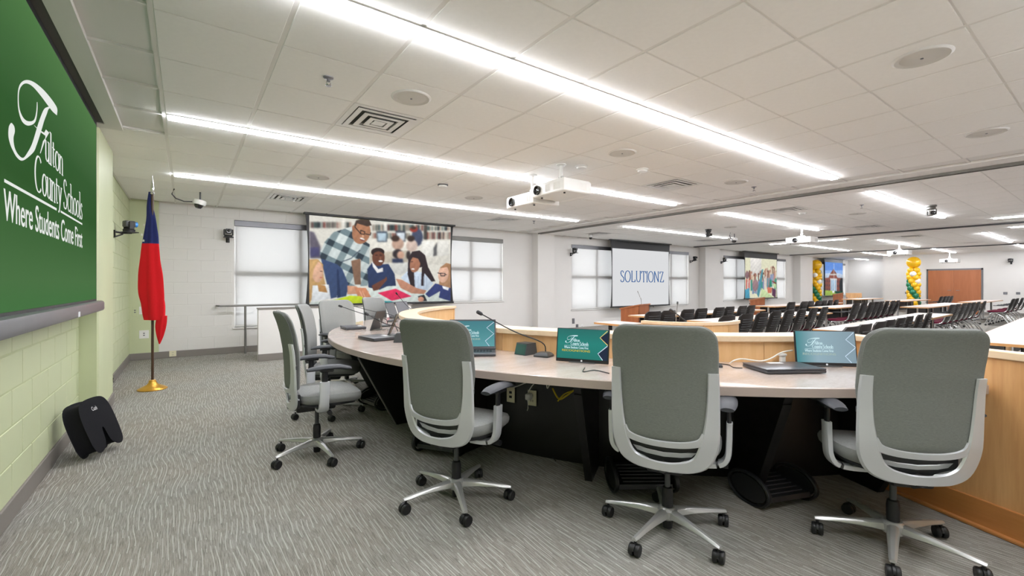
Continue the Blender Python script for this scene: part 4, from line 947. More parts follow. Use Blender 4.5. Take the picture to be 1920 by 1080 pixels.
def monitor(px, py, lb, mat, gold=True, rzoff=0, tilt=14, dim=False):
    p = at_z(px, py, ZD); t = thing('desk_monitor', lb, 'monitor', p, face_out(p)+R(rzoff), 'small monitors on the dais desk')
    T = Matrix.Rotation(R(-tilt), 4, 'X'); 
    B().box(-.178, .178, 0, .012, .0, .222, .004, T @ Matrix.Translation((0, 0, .004))).build('bezel', M['black'], t)
    s = B().box(-.17, .17, -.0012, -.0004, .0, .195, 0).build('display', mat, t, 0); s.matrix_local = T @ Matrix.Translation((0, 0, .026))
    fn = lambda u, v: (-.122 + u*.165, -.002, .066 + v*.2)
    b = B(); b.mi = 0; logo(b, fn, 1.25); o = b.build('display_lettering', M['text_cyan'], s, 0)
    b = B(); sans(b, 'RECOGNITIONS', -.135, .055, .046, .060, lambda x, z: (x, -.002, z), .0006); b.build('display_caption', M['text_gold' if gold else 'text_dim'], s, 0)
    b = B(); b.face([(.17, -.0016, .182), (.118, -.0016, .145), (.17, -.0016, .098)]); b.face([(.17, -.0016, .098), (.108, -.0016, .042), (.14, -.0016, .0), (.17, -.0016, .0)]); b.build('display_triangles', M['tri_dark'] if gold else mat, s, 0)
    b = B(); strip(b, [(.165, .19), (.118, .145), (.17, .098)], lambda x, z: (x, -.0022, z), .0025, .0025); b.build('gold_line', M['line_gold'] if gold else M['line_white'], s, 0)
    b = B(); strip(b, [(.168, .094), (.108, .042), (.14, .002)], lambda x, z: (x, -.0022, z), .0025, .0025); b.build('white_line', M['line_white'], s, 0)
    B().lathe([(.006, 0), (.006, .001)], 16, T @ Matrix.Translation((0, -.0, .015)) @ Matrix.Rotation(PI/2, 4, 'X')).build('round_badge', M['scr_white'], t)
    b = B(); b.box(-.09, .09, .0, .10, .0, .008, .003); b.box(-.02, .02, .045, .055, .006, .10, .002, T); b.build('stand', M['dkgrey'], t)
    return t
monitor(1090, 681, 'green desk monitor reading recognitions beside the second chair from the right', M['teal_screen'], True, -4, 9)
monitor(1551, 688, 'pale washed out desk monitor left of the rightmost chair', M['teal_wash'], False, -14, 9)
def laptop(px, py, rzo, lb, openang=None, mat='teal_mid', w=.36, d=.245):
    p = desk_at(px, py); t = thing('laptop', lb, 'laptop', p, face_out(p)+R(rzo), 'laptops on the dais desk')
    B().box(-w/2, w/2, -d/2, d/2, .003, .020, .005, seg=2).build('laptop_base', M['laptop'], t)
    b = B()
    for sx in (-1, 1):
        for sy in (-1, 1): b.lathe([(.008, 0), (.008, .003)], 8, Matrix.Translation((sx*w*.42, sy*d*.4, 0)))
    b.build('rubber_foot', M['black'], t)
    if openang is None:
        B().box(-w/2, w/2, -d/2, d/2, .0205, .029, .004, seg=2).build('lid', M['laptop'], t); B().box(-.04, .05, d/2-.06, d/2-.02, .0292, .0296).build('paper_label', M['stitch'], t, 0)
    else:
        T = Matrix.Translation((0, d/2-.01, .02)) @ Matrix.Rotation(R(-(openang-90)), 4, 'X')
        l = B().box(-w/2, w/2, 0, .007, 0, .235, .003, T).build('lid', M['laptop'], t)
        s = B().box(-.17, .17, -.0012, -.0004, 0, .2).build('display', M[mat], t, 0); s.matrix_local = T @ Matrix.Translation((0, 0, .022))
        if mat not in ('scr_white', 'tray'):
            b = B(); logo(b, lambda u, v: (-.115 + u*.165, -.002, .075 + v*.2), 1.25); b.build('display_lettering', M['text_cyan'], s, 0)
            b = B(); sans(b, 'RECOGNITIONS', -.12, .06, .05, .064, lambda x, z: (x, -.002, z), .0006); b.build('display_caption', M['text_dim'], s, 0)
            b = B(); strip(b, [(.165, .19), (.11, .145), (.165, .098), (.10, .042), (.13, .002)], lambda x, z: (x, -.0022, z), .0025, .0025); b.build('white_line', M['line_white'], s, 0)
        b = B()
        for r_ in range(5):
            for c_ in range(13): b.box(-.15+c_*.0235, -.132+c_*.0235, -.02+r_*.019, -.005+r_*.019, .020, .0215)
        o = b.build('keyboard', M['black'], t, 0); o['kind'] = 'stuff'
    return t
laptop(884, 664, 38, 'open laptop with pale green screen behind the middle chair', 108)
laptop(1468, 694, 5, 'closed charcoal laptop between the two right chairs')
laptop(707, 636, 12, 'closed laptop on the desk at the left curve, nearest the left edge', None, w=.33, d=.23)
laptop(662, 616, 20, 'small closed laptop farther along the left side of the desk', None, w=.33, d=.23)
laptop(752, 596, 190, 'open grey laptop seen from behind at the far end of the dais', 110, 'tray')
laptop(806, 585, 185, 'open dark laptop seen from behind near the far wood wall', 110, 'tray')
def tablet(px, py, rzo, lb, mat):
    p = at_z(px, py, ZD); t = thing('tilted_tablet', lb, 'tablet', p, face_out(p)+R(rzo), 'tilted tablets on the dais desk'); T = Matrix.Rotation(R(-22), 4, 'X')
    B().box(-.09, .09, 0, .01, .0, .24, .005, T).build('tablet_body', M['dkgrey'], t); B().box(-.08, .08, -.001, .0, .03, .225, 0, T).build('glass', M[mat], t, 0)
    b = B(); b.box(-.05, .05, .0, .13, .0, .008, .003); b.tube([(0, .11, .005), (0, .06, .13)], .007, 6); b.build('easel', M['steel'], t)
tablet(728, 628, -20, 'white faced tilted tablet near the left microphones', 'scr_white'); tablet(702, 618, -35, 'slim tilted tablet behind the white faced one', 'tray')
def voter_box(px, py, rzo, lb):
    p = at_z(px, py, ZD); t = thing('timer_box', lb, 'device', p, face_out(p)+R(rzo), 'small angled boxes on the dais desk')
    B().loft([[(x, -.06, .0), (x, .07, .0), (x, .055, .085), (x, -.035, .085)] for x in (-.055, .055)]).build('box_body', M['dkgrey'], t)
    B().box(-.048, .048, 0, .002, .005, .08, 0, Matrix.Translation((0, -.0625, 0)) @ Matrix.Rotation(R(-16), 4, 'X')).build('glass_face', M['teal_box'], t)
voter_box(985, 664, -15, 'small dark box with green glass face beside the leaning microphone'); voter_box(752, 641, -30, 'black angled box behind the closed laptop at left')
def cup(px, py, lb):
    p = at_z(px, py, ZD); t = thing('pop_up_outlet', lb, 'outlet', p, 0, 'white pop up outlets'); B().lathe([(.02, 0), (.018, .045), (.022, .05)], 16).build('stem', M['white_pl'], t); B().lathe([(.024, .05), (.026, .058), (.022, .064), (.001, .065)], 16, cap=False).build('cap', M['white_pl'], t)
cup(954, 655, 'white desk fitting left of the small green faced box'); cup(1467, 681, 'white desk fitting behind the closed laptop')
def cable(name, pts, r, mat, lb, cat='cable'):
    p0 = Vector(pts[0]); t = thing(name, lb, cat, p0); B().tube(smooth_path([tuple(Vector(p)-p0) for p in pts], 6), r, 8).build('cord', M[mat], t); return t
cable('power_cable', [at_z(1096, 690, ZD+.004), at_z(1094, 697, ZD+.004), at_z(1115, 694, ZD+.004), at_z(1142, 700, ZD+.004)], .003, 'bcable', 'thin dark cable in front of the green monitor')
cable('power_cable', [at_z(1340, 681, ZD+.003), at_z(1365, 684, ZD+.003), at_z(1376, 689, ZD+.003), at_z(1392, 690, ZD+.003)], .003, 'bcable', 'thin dark cable beside the closed laptop')
# wall plates and cables under the desk
def on_panel(px, py, off=.03):
    r = _ray(px, py); rr = WR+off
    A_ = r.x**2+r.y**2; B_ = -2*(r.x*DC.x+r.y*DC.y); C_ = DC.x**2+DC.y**2-rr**2; t_ = (-B_-math.sqrt(B_*B_-4*A_*C_))/(2*A_); return Vector((r.x*t_, r.y*t_, EYE+r.z*t_))
def plate(p, rz, lb, kind='data', mat='ivory', group='outlet plates under the dais desk', w=.072, h=.115):
    t = thing('outlet_plate', lb, 'outlet', p, rz, group)   # faces -Y
    B().box(-w/2, w/2, -.006, .0, -h/2, h/2, .002).build('cover_plate', M[mat], t)
    b = B()
    if kind == 'data': b.box(-.012, .012, -.0075, -.005, .01, .028); b.box(-.012, .012, -.0075, -.005, -.024, -.006)
    else:
        for z in (.02, -.02): b.box(-.009, -.006, -.0075, -.005, z-.008, z+.008); b.box(.006, .009, -.0075, -.005, z-.008, z+.008)
    b.build('socket', M['black'] if mat == 'ivory' else M['tray'], t); return t
q = [at_z(1368, 682, ZD+.004), on_panel(1376, 676, .12), on_panel(1392, 673, .10), on_panel(1425, 677, .09), on_panel(1445, 672, .08), on_panel(1465, 661, .08), on_panel(1486, 657, .08)]
cable('power_cable', q, .0045, 'wcable', 'white cable looping behind the closed laptop to the washed out monitor')
for (px, py, k, lb) in ((958, 740, 'data', 'ivory data plate on the black panel, left of the plugged one'), (998, 746, 'power', 'ivory power plate with a plug on the black panel')):
    p = on_panel(px, py); plate(p, face_out(p), lb, k)
p = on_panel(992, 744, .06); t = thing('power_plug', 'white adapter plugged in the ivory power plate', 'plug', p, face_out(p)); B().box(-.02, .02, -.03, .025, -.02, .025, .006).build('plug_body', M['white_pl'], t); B().tube([(0, -.02, -.02), (.004, -.025, -.08), (-.01, -.01, -.10)], .004, 6).build('cord', M['white_pl'], t)
cable('cable_bundle', [on_panel(1036, 728, .1), on_panel(1048, 748, .12), on_panel(1062, 742, .14), on_panel(1086, 724, .12)], .006, 'ycable', 'yellow cable bundle tied under the desk edge')
cable('cable_bundle', [on_panel(1046, 752, .12), on_panel(1060, 738, .13), on_panel(1086, 730, .12)], .005, 'ycable', 'thin yellow cable lying along the tied bundle under the desk')
cable('power_cable', [on_panel(950, 718, .06), on_panel(962, 726, .07), on_panel(985, 718, .07), on_panel(1004, 712, .06)], .004, 'wcable', 'white cable drooping above the ivory data plate')
cable('power_cable', [on_panel(990, 735, .06), on_panel(1003, 718, .08), on_panel(1022, 713, .08), on_panel(1026, 728, .08), on_panel(1030, 722, .08)], .004, 'wcable', 'white cable rising from the ivory power plate')
cable('power_cable', [at_z(990, 846, .006), at_z(1015, 846, .006), at_z(1035, 858, .006), at_z(1042, 864, .006)], .004, 'bcable', 'black cord on carpet before the black panel')
# foot rests
def footrest(px, py, hd, lb, w=.34):
    p = at_z(px, py, 0); t = thing('foot_rest', lb, 'footrest', (p.x, p.y, 0), R(hd), 'black foot rests under the dais desk')
    b = B(); b.loft([[(x, -.13, .05), (x, -.12, .075), (x, .12, .115), (x, .14, .10), (x, .13, .075), (x, -.11, .04)] for x in (-w/2+.02, w/2-.02)]); pl = b.build('platform', M['black'], t)
    for k in range(6): B().tube([(-w/2+.05, -.09+k*.036, .079+k*.006), (w/2-.05, -.09+k*.036, .079+k*.006)], .006, 6).build('ridge', M['black_soft'], pl)
    for s in (-1, 1):
        T = Matrix.Translation((s*w/2, 0, .087)) @ Matrix.Rotation(PI/2, 4, 'Y'); b = B(); rg = [(.087*math.cos(2*PI*i/28), .15*math.sin(2*PI*i/28), 0) for i in range(28)]
        b.tube(rg, .012, 8, ab=(.010, .014), up=(0, 0, 1), Mx=T, loop=True); b.loft([[(.07*math.cos(q_), .13*math.sin(q_), z) for q_ in [2*PI*i/24 for i in range(24)]] for z in (-.004, .004)], Mx=T); b.build('side_ring', M['black'], t)
footrest(1447, 935, -20, 'black foot rest between the two right chairs'); footrest(1200, 915, -35, 'black foot rest behind the second chair from the right', .36); footrest(830, 845, -55, 'black foot rest behind the middle chair'); footrest(712, 762, -80, 'black foot rest seen past the left side chair')

# ================================================================== LEFT SIDE THINGS
fl = (-.33, 7.05)
t = thing('flag_stand', 'brown flag pole in a round gold base', 'flagpole', (fl[0], fl[1], 0), 0)
B().lathe([(.145, 0), (.15, .008), (.145, .016), (.11, .035), (.06, .06), (.04, .085), (.036, .11), (.025, .118)], 32).build('base', M['gold'], t)
B().lathe([(.014, .1), (.014, 2.38)], 14).build('pole', M['pole'], t); B().lathe([(.016, 2.38), (.026, 2.395), (.012, 2.41), (.02, 2.44), (.016, 2.48), (.005, 2.56), (.001, 2.62)], 14).build('finial', M['chrome'], t)
def drape(b, ztab, n=44):
    rings = []
    for (z, rx, ry, ox, k, ph) in ztab:
        r = []
        for i in range(n):
            a = 2*PI*i/n; f = 1 + k*math.sin(5*a+ph) + k*.5*math.sin(3*a+ph*1.7); r.append((ox*_s + rx*f*math.cos(a)*_s + ry*f*math.sin(a)*_c, -ox*_c - rx*f*math.cos(a)*_c + ry*f*math.sin(a)*_s, z))
        rings.append(r)
    b.loft(rings)
def densify(tab, m=6):
    return [tuple(v) for v in smooth_path(tab, m)]
t = thing('state_flag', 'draped flag, navy upper part with white stars and red lower part', 'flag', (fl[0], fl[1], 0), 0)
zt = lambda y: EYE + (CYP-y)/F_PX*((fl[0])*_c+fl[1]*_s)
px2 = lambda x: (x-287)/F_PX*((fl[0])*_c+fl[1]*_s)
nav = [(zt(360), .018, .018, px2(283), .02, 0), (zt(385), .03, .025, px2(282), .1, .3), (zt(410), .045, .03, px2(284), .16, .6), (zt(440), .068, .04, px2(284), .18, .9), (zt(458), .080, .045, px2(283), .18, 1.1)]
redt = [(zt(457), .080, .045, px2(283), .18, 1.1), (zt(490), .100, .05, px2(283), .18, 1.4), (zt(520), .122, .055, px2(285), .2, 1.9), (zt(548), .13, .055, px2(287), .2, 2.3), (zt(570), .122, .055, px2(290), .2, 2.7), (zt(590), .12, .05, px2(291), .16, 3.0), (zt(600), .115, .045, px2(292), .14, 3.1)]
b = B(); drape(b, densify(nav)); b.build('canton_cloth', M['navy'], t, 60); b = B(); drape(b, densify(redt)); b.build('stripe_cloth', M['red'], t, 60)
b = B(); drape(b, densify([(zt(592), .05, .03, px2(305), .15, 1), (zt(610), .055, .03, px2(303), .16, 1.4), (zt(630), .035, .025, px2(302), .14, 2), (zt(645), .006, .006, px2(300), .05, 2.4)])); b.build('hanging_corner', M['red'], t, 60)
def star(b, c, r, T): b.prism([(c[0]+(r if i % 2 == 0 else r*.4)*math.sin(PI*i/5), c[1]+(r if i % 2 == 0 else r*.4)*math.cos(PI*i/5)) for i in range(10)], -.001, .001, T)
for (sx, sy, r_) in ((274, 441, .022), (277, 452, .02), (278, 423, .014)):
    p = Vector((px2(sx)*_s, -px2(sx)*_c, zt(sy))) - Vector((_c, _s, 0))*.056
    b = B(); star(b, (0, 0), r_, Matrix.Translation(p) @ Matrix.Rotation(YAW-PI/2, 4, 'Z') @ Matrix.Rotation(PI/2, 4, 'X')); b.build('star', M['bwhite'], t, 0)
# seat cushion against the wall
t = thing('seat_cushion', 'black U shaped seat cushion leaning against the green wall', 'cushion', (-.565, 4.60, .0), 0)
def cush_ring(s, z):
    out = []
    for (x, y) in [(-.22, -.14), (-.225, .06), (-.19, .17), (-.1, .205), (.1, .205), (.19, .17), (.225, .06), (.22, -.14), (.19, -.2), (.12, -.2), (.06, -.15), (.035, -.04), (0, -.015), (-.035, -.04), (-.06, -.15), (-.12, -.2), (-.19, -.2)]: out.append((x, y))
    c = smooth_path([(a, b_) for a, b_ in out] + [out[0]], 4)[:-1]; res = []
    for i, (x, y) in enumerate(c):
        p, q_ = c[i-1], c[(i+1) % len(c)]; tx, ty = q_[0]-p[0], q_[1]-p[1]; l = math.hypot(tx, ty); nx, ny = ty/l, -tx/l; res.append((x-nx*s*(-1), y-ny*s*(-1), z))
    return res
T = Matrix.Translation((0, 0, .215)) @ Matrix.Rotation(R(66), 4, 'Z') @ Matrix.Rotation(R(70), 4, 'X') @ Matrix.Diagonal((.68, .88, 1.2, 1))
b = B(); dome_ = lambda s, z: [(x, y, z_) for (x, y, z_) in cush_ring(s, z)]
b.loft([dome_(s, z) for s, z in ((-.022, -.045), (-.008, -.042), (0, -.03), (.002, 0), (0, .03), (-.008, .042), (-.022, .045))], Mx=T); b.build('cushion_body', M['cushion'], t, 60)
b = B(); sans(b, 'Cush', -.05, .03, .12, .155, lambda x, y: (x, y, .0465)); bmesh.ops.transform(b.bm, matrix=T, verts=b.bm.verts); b.build('printed_word', M['stitch'], t, 0)
# wall plates
def plate_wall(p, rz, lb, mat='white_pl', w=.12, h=.12, k='data'): plate(p, rz, lb, k, mat, 'wall plates', w, h)
plate_wall(at_y(270, 627, YW-.012), 0, 'white wall plate low on the green strip left of the flag', w=.13, h=.14)
plate_wall(at_y(270, 582, YW-.012), 0, 'white wall plate behind the flag cloth', w=.13, h=.13)
plate_wall(at_y(253, 584, YW-.012), 0, 'narrow green painted switch box on the green wall', 'green_wall', .07, .17)
plate_wall(at_y(324, 663, YW-.02), 0, 'small plate on the baseboard of the white wall', 'ivory', .1, .1, 'power')
plate_wall(at_x(211, 713, XL+.006), PI/2, 'ivory outlet low on the green wall past the pier', 'ivory', .075, .115, 'power')
for k, (px, py) in enumerate(((1075, 602), (1082, 613), (1091, 613), (1143, 607))): plate_wall(at_y(px-20 if k < 3 else px-93, py, YW-.0) if False else at_y(px, py, YW-.002), 0, ['dark switch above two outlets below the far window', 'left one of two low dark outlets below the far window', 'right one of two low white outlets below the far window', 'tall dark plate near the wooden lectern'][k], 'tray' if k != 2 else 'white_pl', .1, .16)

# ================================================================== SEATING AREA
def make_seat(label, group):
    t = thing('nesting_chair', label, 'chair', (0, 0, 0), 0, group)       # faces +Y
    yb = lambda z: -.20 - .15*max(0, (z-.5))/.4 + .03*math.sin(max(0, min(1, (z-.44)/.44))*PI)*-1
    b = B(); rg = []
    for k in range(12):
        z = .47+.39*k/11; w_ = .172+.02*math.sin(PI*k/11) - (.03 if k in (0, 11) else 0); r = []
        for i in range(9): x = -w_+2*w_*i/8; r.append((x, yb(z)+.9*x*x, z))
        for i in range(9): x = w_-2*w_*i/8; r.append((x, yb(z)+.9*x*x-.018, z))
        rg.append(r)
    b.loft(rg); bk = b.build('backrest', M['blk_back'], t)
    b = B()
    for k in range(6): b.box(-.14, .14, -.004, .0, .6+k*.035, .612+k*.035, 0, Matrix.Translation((0, yb(.6+k*.035)-.016, 0)))
    b.build('back_slots', M['dkgrey'], bk)['kind'] = 'stuff'
    b = B(); b.loft([[(w_*abs(math.cos(q))**.6*(1 if math.cos(q) > 0 else -1), .02+l_*abs(math.sin(q))**.6*(1 if math.sin(q) > 0 else -1), z) for q in [2*PI*i/24 for i in range(24)]] for w_, l_, z in ((.19, .2, .43), (.215, .225, .44), (.215, .225, .465), (.18, .19, .478))]); b.build('seat', M['maroon'], t)
    B().box(-.2, .2, -.19, .2, .415, .432, .006).build('seat_shell', M['black'], t)
    for s in (-1, 1):
        f_ = B().tube(smooth_path([(s*.2, .25, .06), (s*.205, .19, .25), (s*.2, .13, .40), (s*.2, -.02, .425), (s*.2, -.19, .46), (s*.2, -.25, .62)], 4), .012, 8).build('side_frame', M['chrome'], t)
        l = B().tube([(s*.2, -.27, .06), (s*.2, -.13, .3), (s*.2, .05, .42)], .012, 8).build('leg', M['chrome'], t)
        for p_, y in ((f_, .25), (l, -.27)):
            W2 = Matrix.Translation((s*.22, y-.005, .026)) @ Matrix.Rotation(PI/2, 4, 'X') @ Matrix.Rotation(PI/2, 4, 'Y'); b = B(); b.lathe([(.018, -.016), (.026, -.012), (.026, .012), (.018, .016)], 14, Matrix.Translation((s*.2, y-.005, .026)) @ Matrix.Rotation(PI/2, 4, 'Y')); b.build('caster', M['black'], p_)
        B().box(s*.212-.02, s*.212+.02, -.17, .08, .63, .65, .008).build('armrest', M['black'], t); 
    return t
def make_table(name, label, x0, x1, y0, y1, group, rz=0):
    L, D = (x1-x0), (y1-y0); t = thing('training_table', label, 'table', ((x0+x1)/2, (y0+y1)/2, 0), rz, group)
    B().box(-L/2+.004, L/2-.004, -D/2+.004, D/2-.004, .695, .722, .003).build('tabletop', M['table_top'], t)
    b = B(); b.box(-L/2, L/2, -D/2, -D/2+.004, .694, .7205); b.box(-L/2, L/2, D/2-.004, D/2, .694, .7205); b.box(-L/2, -L/2+.004, -D/2, D/2, .694, .7205); b.box(L/2-.004, L/2, -D/2, D/2, .694, .7205); b.build('edge_band', M['table_edge'], t, 0)
    n = max(1, round(L/1.7))
    for k in range(n):
        for s in (-1, 1):
            x = -L/2 + L*(k+.5)/n + s*(L/n/2-.25)
            b = B(); b.tube([(x, 0, .69), (x, .0, .09)], .022, 8, ab=(.03, .018)); b.tube([(x, -D/2+.05, .065), (x, 0, .09), (x, D/2-.05, .065)], .018, 8); 
            lg = b.build('leg', M['chrome'], t)
            for yy in (-D/2+.06, D/2-.06): B().lathe([(.02, -.014), (.029, -.01), (.029, .01), (.02, .014)], 14, Matrix.Translation((x, yy, .029)) @ Matrix.Rotation(PI/2, 4, 'Y')).build('caster', M['black'], lg)
    B().box(-L/2+.2, L/2-.2, D/2-.12, D/2-.1, .35, .68, .003).build('modesty_panel', M['black'], t)
    return t
def sx_at(px, Y): r = _ray(px, 0); return r.x/r.y*Y
seat0 = None
def seat_row(pxs, Y0, Y1, rowdesc, group, zr=8):
    """chairs whose backs show at the given columns of the photograph, standing on a floor line Y0..Y1"""
    global seat0
    for n, px in enumerate(pxs):
        Yk = Y0 + (Y1-Y0)*n/max(1, len(pxs)-1); X = sx_at(px, Yk)
        lb = '%s black chair from the left %s' % (ORD[n], rowdesc); rz = R(-3 + (n*37 % 9)); yy = Yk + .38
        if seat0 is None: seat0 = make_seat(lb, group); seat0.location = (X, yy, 0); seat0.rotation_euler = (0, 0, rz)
        else: dup(seat0, (X, yy, 0), rz, lb, group)
gt = 'training tables in the seating area'
make_table('t', 'long pale table of the row nearest the lecterns', 6.6, 10.6, 4.92, 5.5, gt); make_table('t', 'pale table right of the middle wooden lectern', 12.4, 17.0, 5.5, 6.1, gt)
make_table('t', 'pale table in the second row behind the curved wood counter', 6.4, 10.6, 3.62, 4.17, gt); make_table('t', 'pale table beyond the first track, end tilted toward the aisle', 12.8, 17.2, 4.3, 4.9, gt)
make_table('t', 'long pale table just above the pale washed out desk monitor', 6.4, 11.9, 1.99, 2.50, gt, R(2)); make_table('t', 'pale table beyond the first track, left of the maroon seat chairs', 14.9, 19.4, 3.05, 3.6, gt)
make_table('t', 'table standing directly before the double door', 20.4, 23.6, 4.75, 5.35, gt); make_table('t', 'table before the right wall, by the chairs at the right edge', 20.6, 24.6, 2.95, 3.5, gt)
make_table('t', 'nearest large pale table at the right edge of the view', 6.25, 13.9, .55, 1.12, gt, R(1.5)); make_table('t', 'far pale table beneath the recessed end wall', 21.4, 24.2, 6.4, 7.0, gt)
seat_row([1233, 1261, 1297, 1322, 1355, 1374, 1398, 1414], 4.42, 4.62, 'in the row nearest the lecterns', 'chairs of the row nearest the lecterns')
seat_row([1490, 1514, 1526, 1540, 1551, 1562, 1573], 4.95, 5.0, 'in the row left of the folded tables', 'chairs of the rear lectern row')
seat_row([1374, 1409, 1438, 1463, 1488, 1511, 1533, 1553], 3.2, 3.45, 'in the row behind the curved wood counter', 'chairs behind the curved counter')
seat_row([1613, 1627, 1641, 1650, 1659, 1669, 1680, 1689], 3.75, 3.85, 'in the row just left of the balloon column', 'chairs left of the balloon column')
seat_row([1612, 1636, 1664, 1681, 1700, 1716, 1735, 1751], 1.62, 1.78, 'in the row above the pale washed out monitor', 'chairs above the washed out monitor')
seat_row([1794, 1804, 1815, 1824, 1832, 1841, 1852], 2.28, 2.3, 'in the silver legged row above the rightmost grey chair', 'chairs above the rightmost grey chair')
seat_row([1770, 1777, 1783, 1789], 4.2, 4.2, 'in the short row before the double door', 'chairs before the double door')
seat_row([1906, 1913, 1922, 1930], 2.2, 2.2, 'in the group at the right edge of the view', 'chairs at the right edge')

# lecterns
def lectern(x, y, rz, lb, h=.92, mic_=False):
    t = thing('lectern', lb, 'lectern', (x, y, 0), rz, 'wooden lecterns')
    w_, d_ = .27, .2
    for s in (-1, 1): B().loft([[(s*w_, -d_, .05), (s*w_, d_, .05), (s*w_, d_, h), (s*w_, -d_, h-.08)], [(s*(w_-.02), -d_, .05), (s*(w_-.02), d_, .05), (s*(w_-.02), d_, h), (s*(w_-.02), -d_, h-.08)]]).build('side_panel', M['cherry'], t, 0)
    B().box(-w_, w_, d_-.02, d_, .05, h).build('front_panel', M['cherry'], t, 0); B().box(-w_+.02, w_-.02, -d_, -d_+.018, .05, h-.09).build('door', M['cherry'], t, 0)
    B().loft([[(-w_-.02, -d_-.02, h-.085), (-w_-.02, d_+.02, h+.005), (-w_-.02, d_+.02, h+.03), (-w_-.02, -d_-.02, h-.06)], [(w_+.02, -d_-.02, h-.085), (w_+.02, d_+.02, h+.005), (w_+.02, d_+.02, h+.03), (w_+.02, -d_-.02, h-.06)]]).build('slanted_top', M['door_wood'], t, 0)
    B().box(-.15, .15, -d_-.012, -d_+.002, h-.19, h-.155, .003).build('pull', M['black'], t)
    for sx in (-1, 1):
        for sy in (-1, 1): B().lathe([(.02, -.012), (.025, -.008), (.025, .008), (.02, .012)], 12, Matrix.Translation((sx*(w_-.05), sy*(d_-.05), .025)) @ Matrix.Rotation(PI/2, 4, 'Y')).build('caster', M['black'], t)
    if mic_: B().tube([(-.1, .1, h), (-.12, .08, h+.12), (-.2, -.02, h+.26), (-.22, -.04, h+.29)], [.006, .006, .005, .011], 8).build('gooseneck', M['steel'], t)
    return t
p = at_z(1191, 572, .85); lectern(p.x, p.y, R(-165), 'cherry wood lectern with microphone in front of the blue lettered screen', .85, True)
p = at_z(1419, 560, .85); lectern(p.x, p.y, R(-150), 'cherry wood lectern before the raised hands picture', .87)
p = at_z(1571, 551, .85); lectern(p.x, p.y, R(-160), 'cherry wood lectern before the school building picture', .88)
# presenter counter
t = thing('presenter_counter', 'curved light wood counter between dais wall and black chairs', 'counter', (4.75, 3.2, 0))
def arcsec(b, r0, r1, a0, a1, z0, z1, n=30):
    b.loft([[(r*math.cos(R(a)), r*math.sin(R(a)), z) for r, z in ((r0, z0), (r1, z0), (r1, z1), (r0, z1))] for a in [a0+(a1-a0)*i/n for i in range(n+1)]])
for k in range(4): b = B(); arcsec(b, .60, .64, 178+k*29+.2, 178+(k+1)*29-.2, .02, .85, 8); b.build('panel', M['maple'], t)
b = B(); arcsec(b, .585, .655, 177, 295, .85, .88); b.build('cap', M['maple_cap'], t)
b = B(); b.prism([(-.58, .1), (-.45, -.3), (-.15, -.52), (.22, -.48), (.35, -.1), (.25, .3), (-.2, .4)], .70, .72); b.build('work_surface', M['maple_cap'], t, 0)
make_table('t', 'small light wood table left of the curved counter before the lectern', 4.93, 5.4, 4.2, 4.75, gt)
t = thing('gooseneck_microphone', 'thin silver microphone standing on the curved counter', 'microphone', (4.58, 3.13, .7205)); B().lathe([(.05, 0), (.045, .015), (.01, .025)], 16).build('mic_base', M['dkgrey'], t); B().tube([(0, 0, .02), (.02, 0, .2), (.04, 0, .33)], .005, 8).build('gooseneck', M['steel'], t); B().tube([(.04, 0, .33), (.045, 0, .36)], .010, 10).build('mic_head', M['dkgrey'], t)
t = thing('gooseneck_microphone', 'dark angled microphone on the curved counter behind the second chair', 'microphone', (4.86, 3.10, .7205)); B().lathe([(.05, 0), (.045, .015), (.01, .025)], 16).build('mic_base', M['dkgrey'], t); B().tube([(0, 0, .02), (-.05, .04, .12), (-.16, .14, .24)], .008, 8).build('gooseneck', M['black'], t); B().tube([(-.16, .14, .24), (-.19, .17, .265)], .016, 10).build('mic_head', M['black'], t)
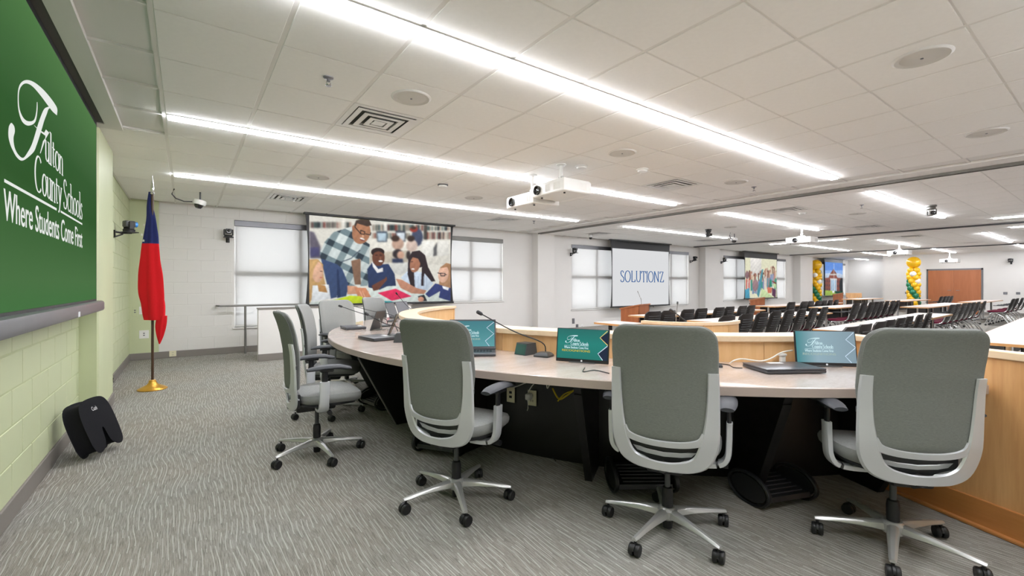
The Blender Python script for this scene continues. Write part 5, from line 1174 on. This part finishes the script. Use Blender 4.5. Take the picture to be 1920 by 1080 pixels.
# folded tables
for k in range(3):
    p = at_z(1592+k*8, 574, .5); t = thing('folded_table', ['leftmost of three folded tables nested beside the far lectern', 'middle one of three folded tables nested beside the far lectern', 'rightmost and widest showing of three folded tables nested beside the far lectern'][k], 'table', (26.2+k*.16, 8.15-k*.05, 0), R(-60), 'folded tables')
    T = Matrix.Translation((0, 0, .16)) @ Matrix.Rotation(R(-8), 4, 'X'); B().box(-.22, .22, -.012, .012, 0, .74, .003, T).build('tabletop', M['oak'], t)
    for s in (-1, 1):
        l = B().tube([(s*.2, -.06, .06), (s*.2, -.03, .7)], .02, 8).tube([(s*.2, -.14, .05), (s*.2, .10, .05)], .016, 8).build('leg', M['chrome'], t)
        for yy in (-.13, .09): B().lathe([(.018, -.012), (.026, -.008), (.026, .008), (.018, .012)], 12, Matrix.Translation((s*.2, yy, .026)) @ Matrix.Rotation(PI/2, 4, 'Y')).build('caster', M['black'], l)
# balloon columns
ball_me = {c: B().ball((0, 0, 0), .125, 2, None, 1.08).mesh('balloon', M[c], 180) for c in ('yellow', 'bgreen', 'bwhite')}
big_me = B().ball((0, 0, 0), .26, 3, None, 1.02).mesh('topper_balloon', M['yellow'], 180)
def balloons(x, y, lb):
    t = thing('balloon_column', lb, 'balloons', (x, y, 0), 0, 'balloon columns')
    B().lathe([(.18, 0), (.18, .015), (.02, .02)], 20).build('base', M['white_pl'], t); B().lathe([(.012, .02), (.012, 2.2)], 8).build('pole', M['white_pl'], t)
    z = .14; k = 0
    while z < 2.08:
        for q in range(4):
            a = q*PI/2 - k*.62; c = 'bgreen' if q == (0) else ('bwhite' if q == 2 and k % 2 == 0 else 'yellow'); obj('balloon', ball_me[c], t, (.145*math.cos(a), .145*math.sin(a), z))
        z += .165; k += 1
    obj('topper_balloon', big_me, t, (0, 0, 2.31))
p = at_x(1713, 540, 26.9); balloons(p.x, p.y, 'spiral column of yellow, green and white balloons left of the double door')
p = at_y(1530, 540, 9.63); balloons(p.x, p.y, 'balloon column partly hidden at the far window left of the school building picture')
for (px, py, lb) in ((1700, 549, 'small plate on the end wall left of the balloon column'), (1885, 550, 'left of two small plates on the wall right of the double door'), (1909, 550, 'right of two small plates on the wall right of the double door')): plate_wall(at_x(px, py, XE-.002), -PI/2 if False else R(-90), lb, 'tray', .12, .1)
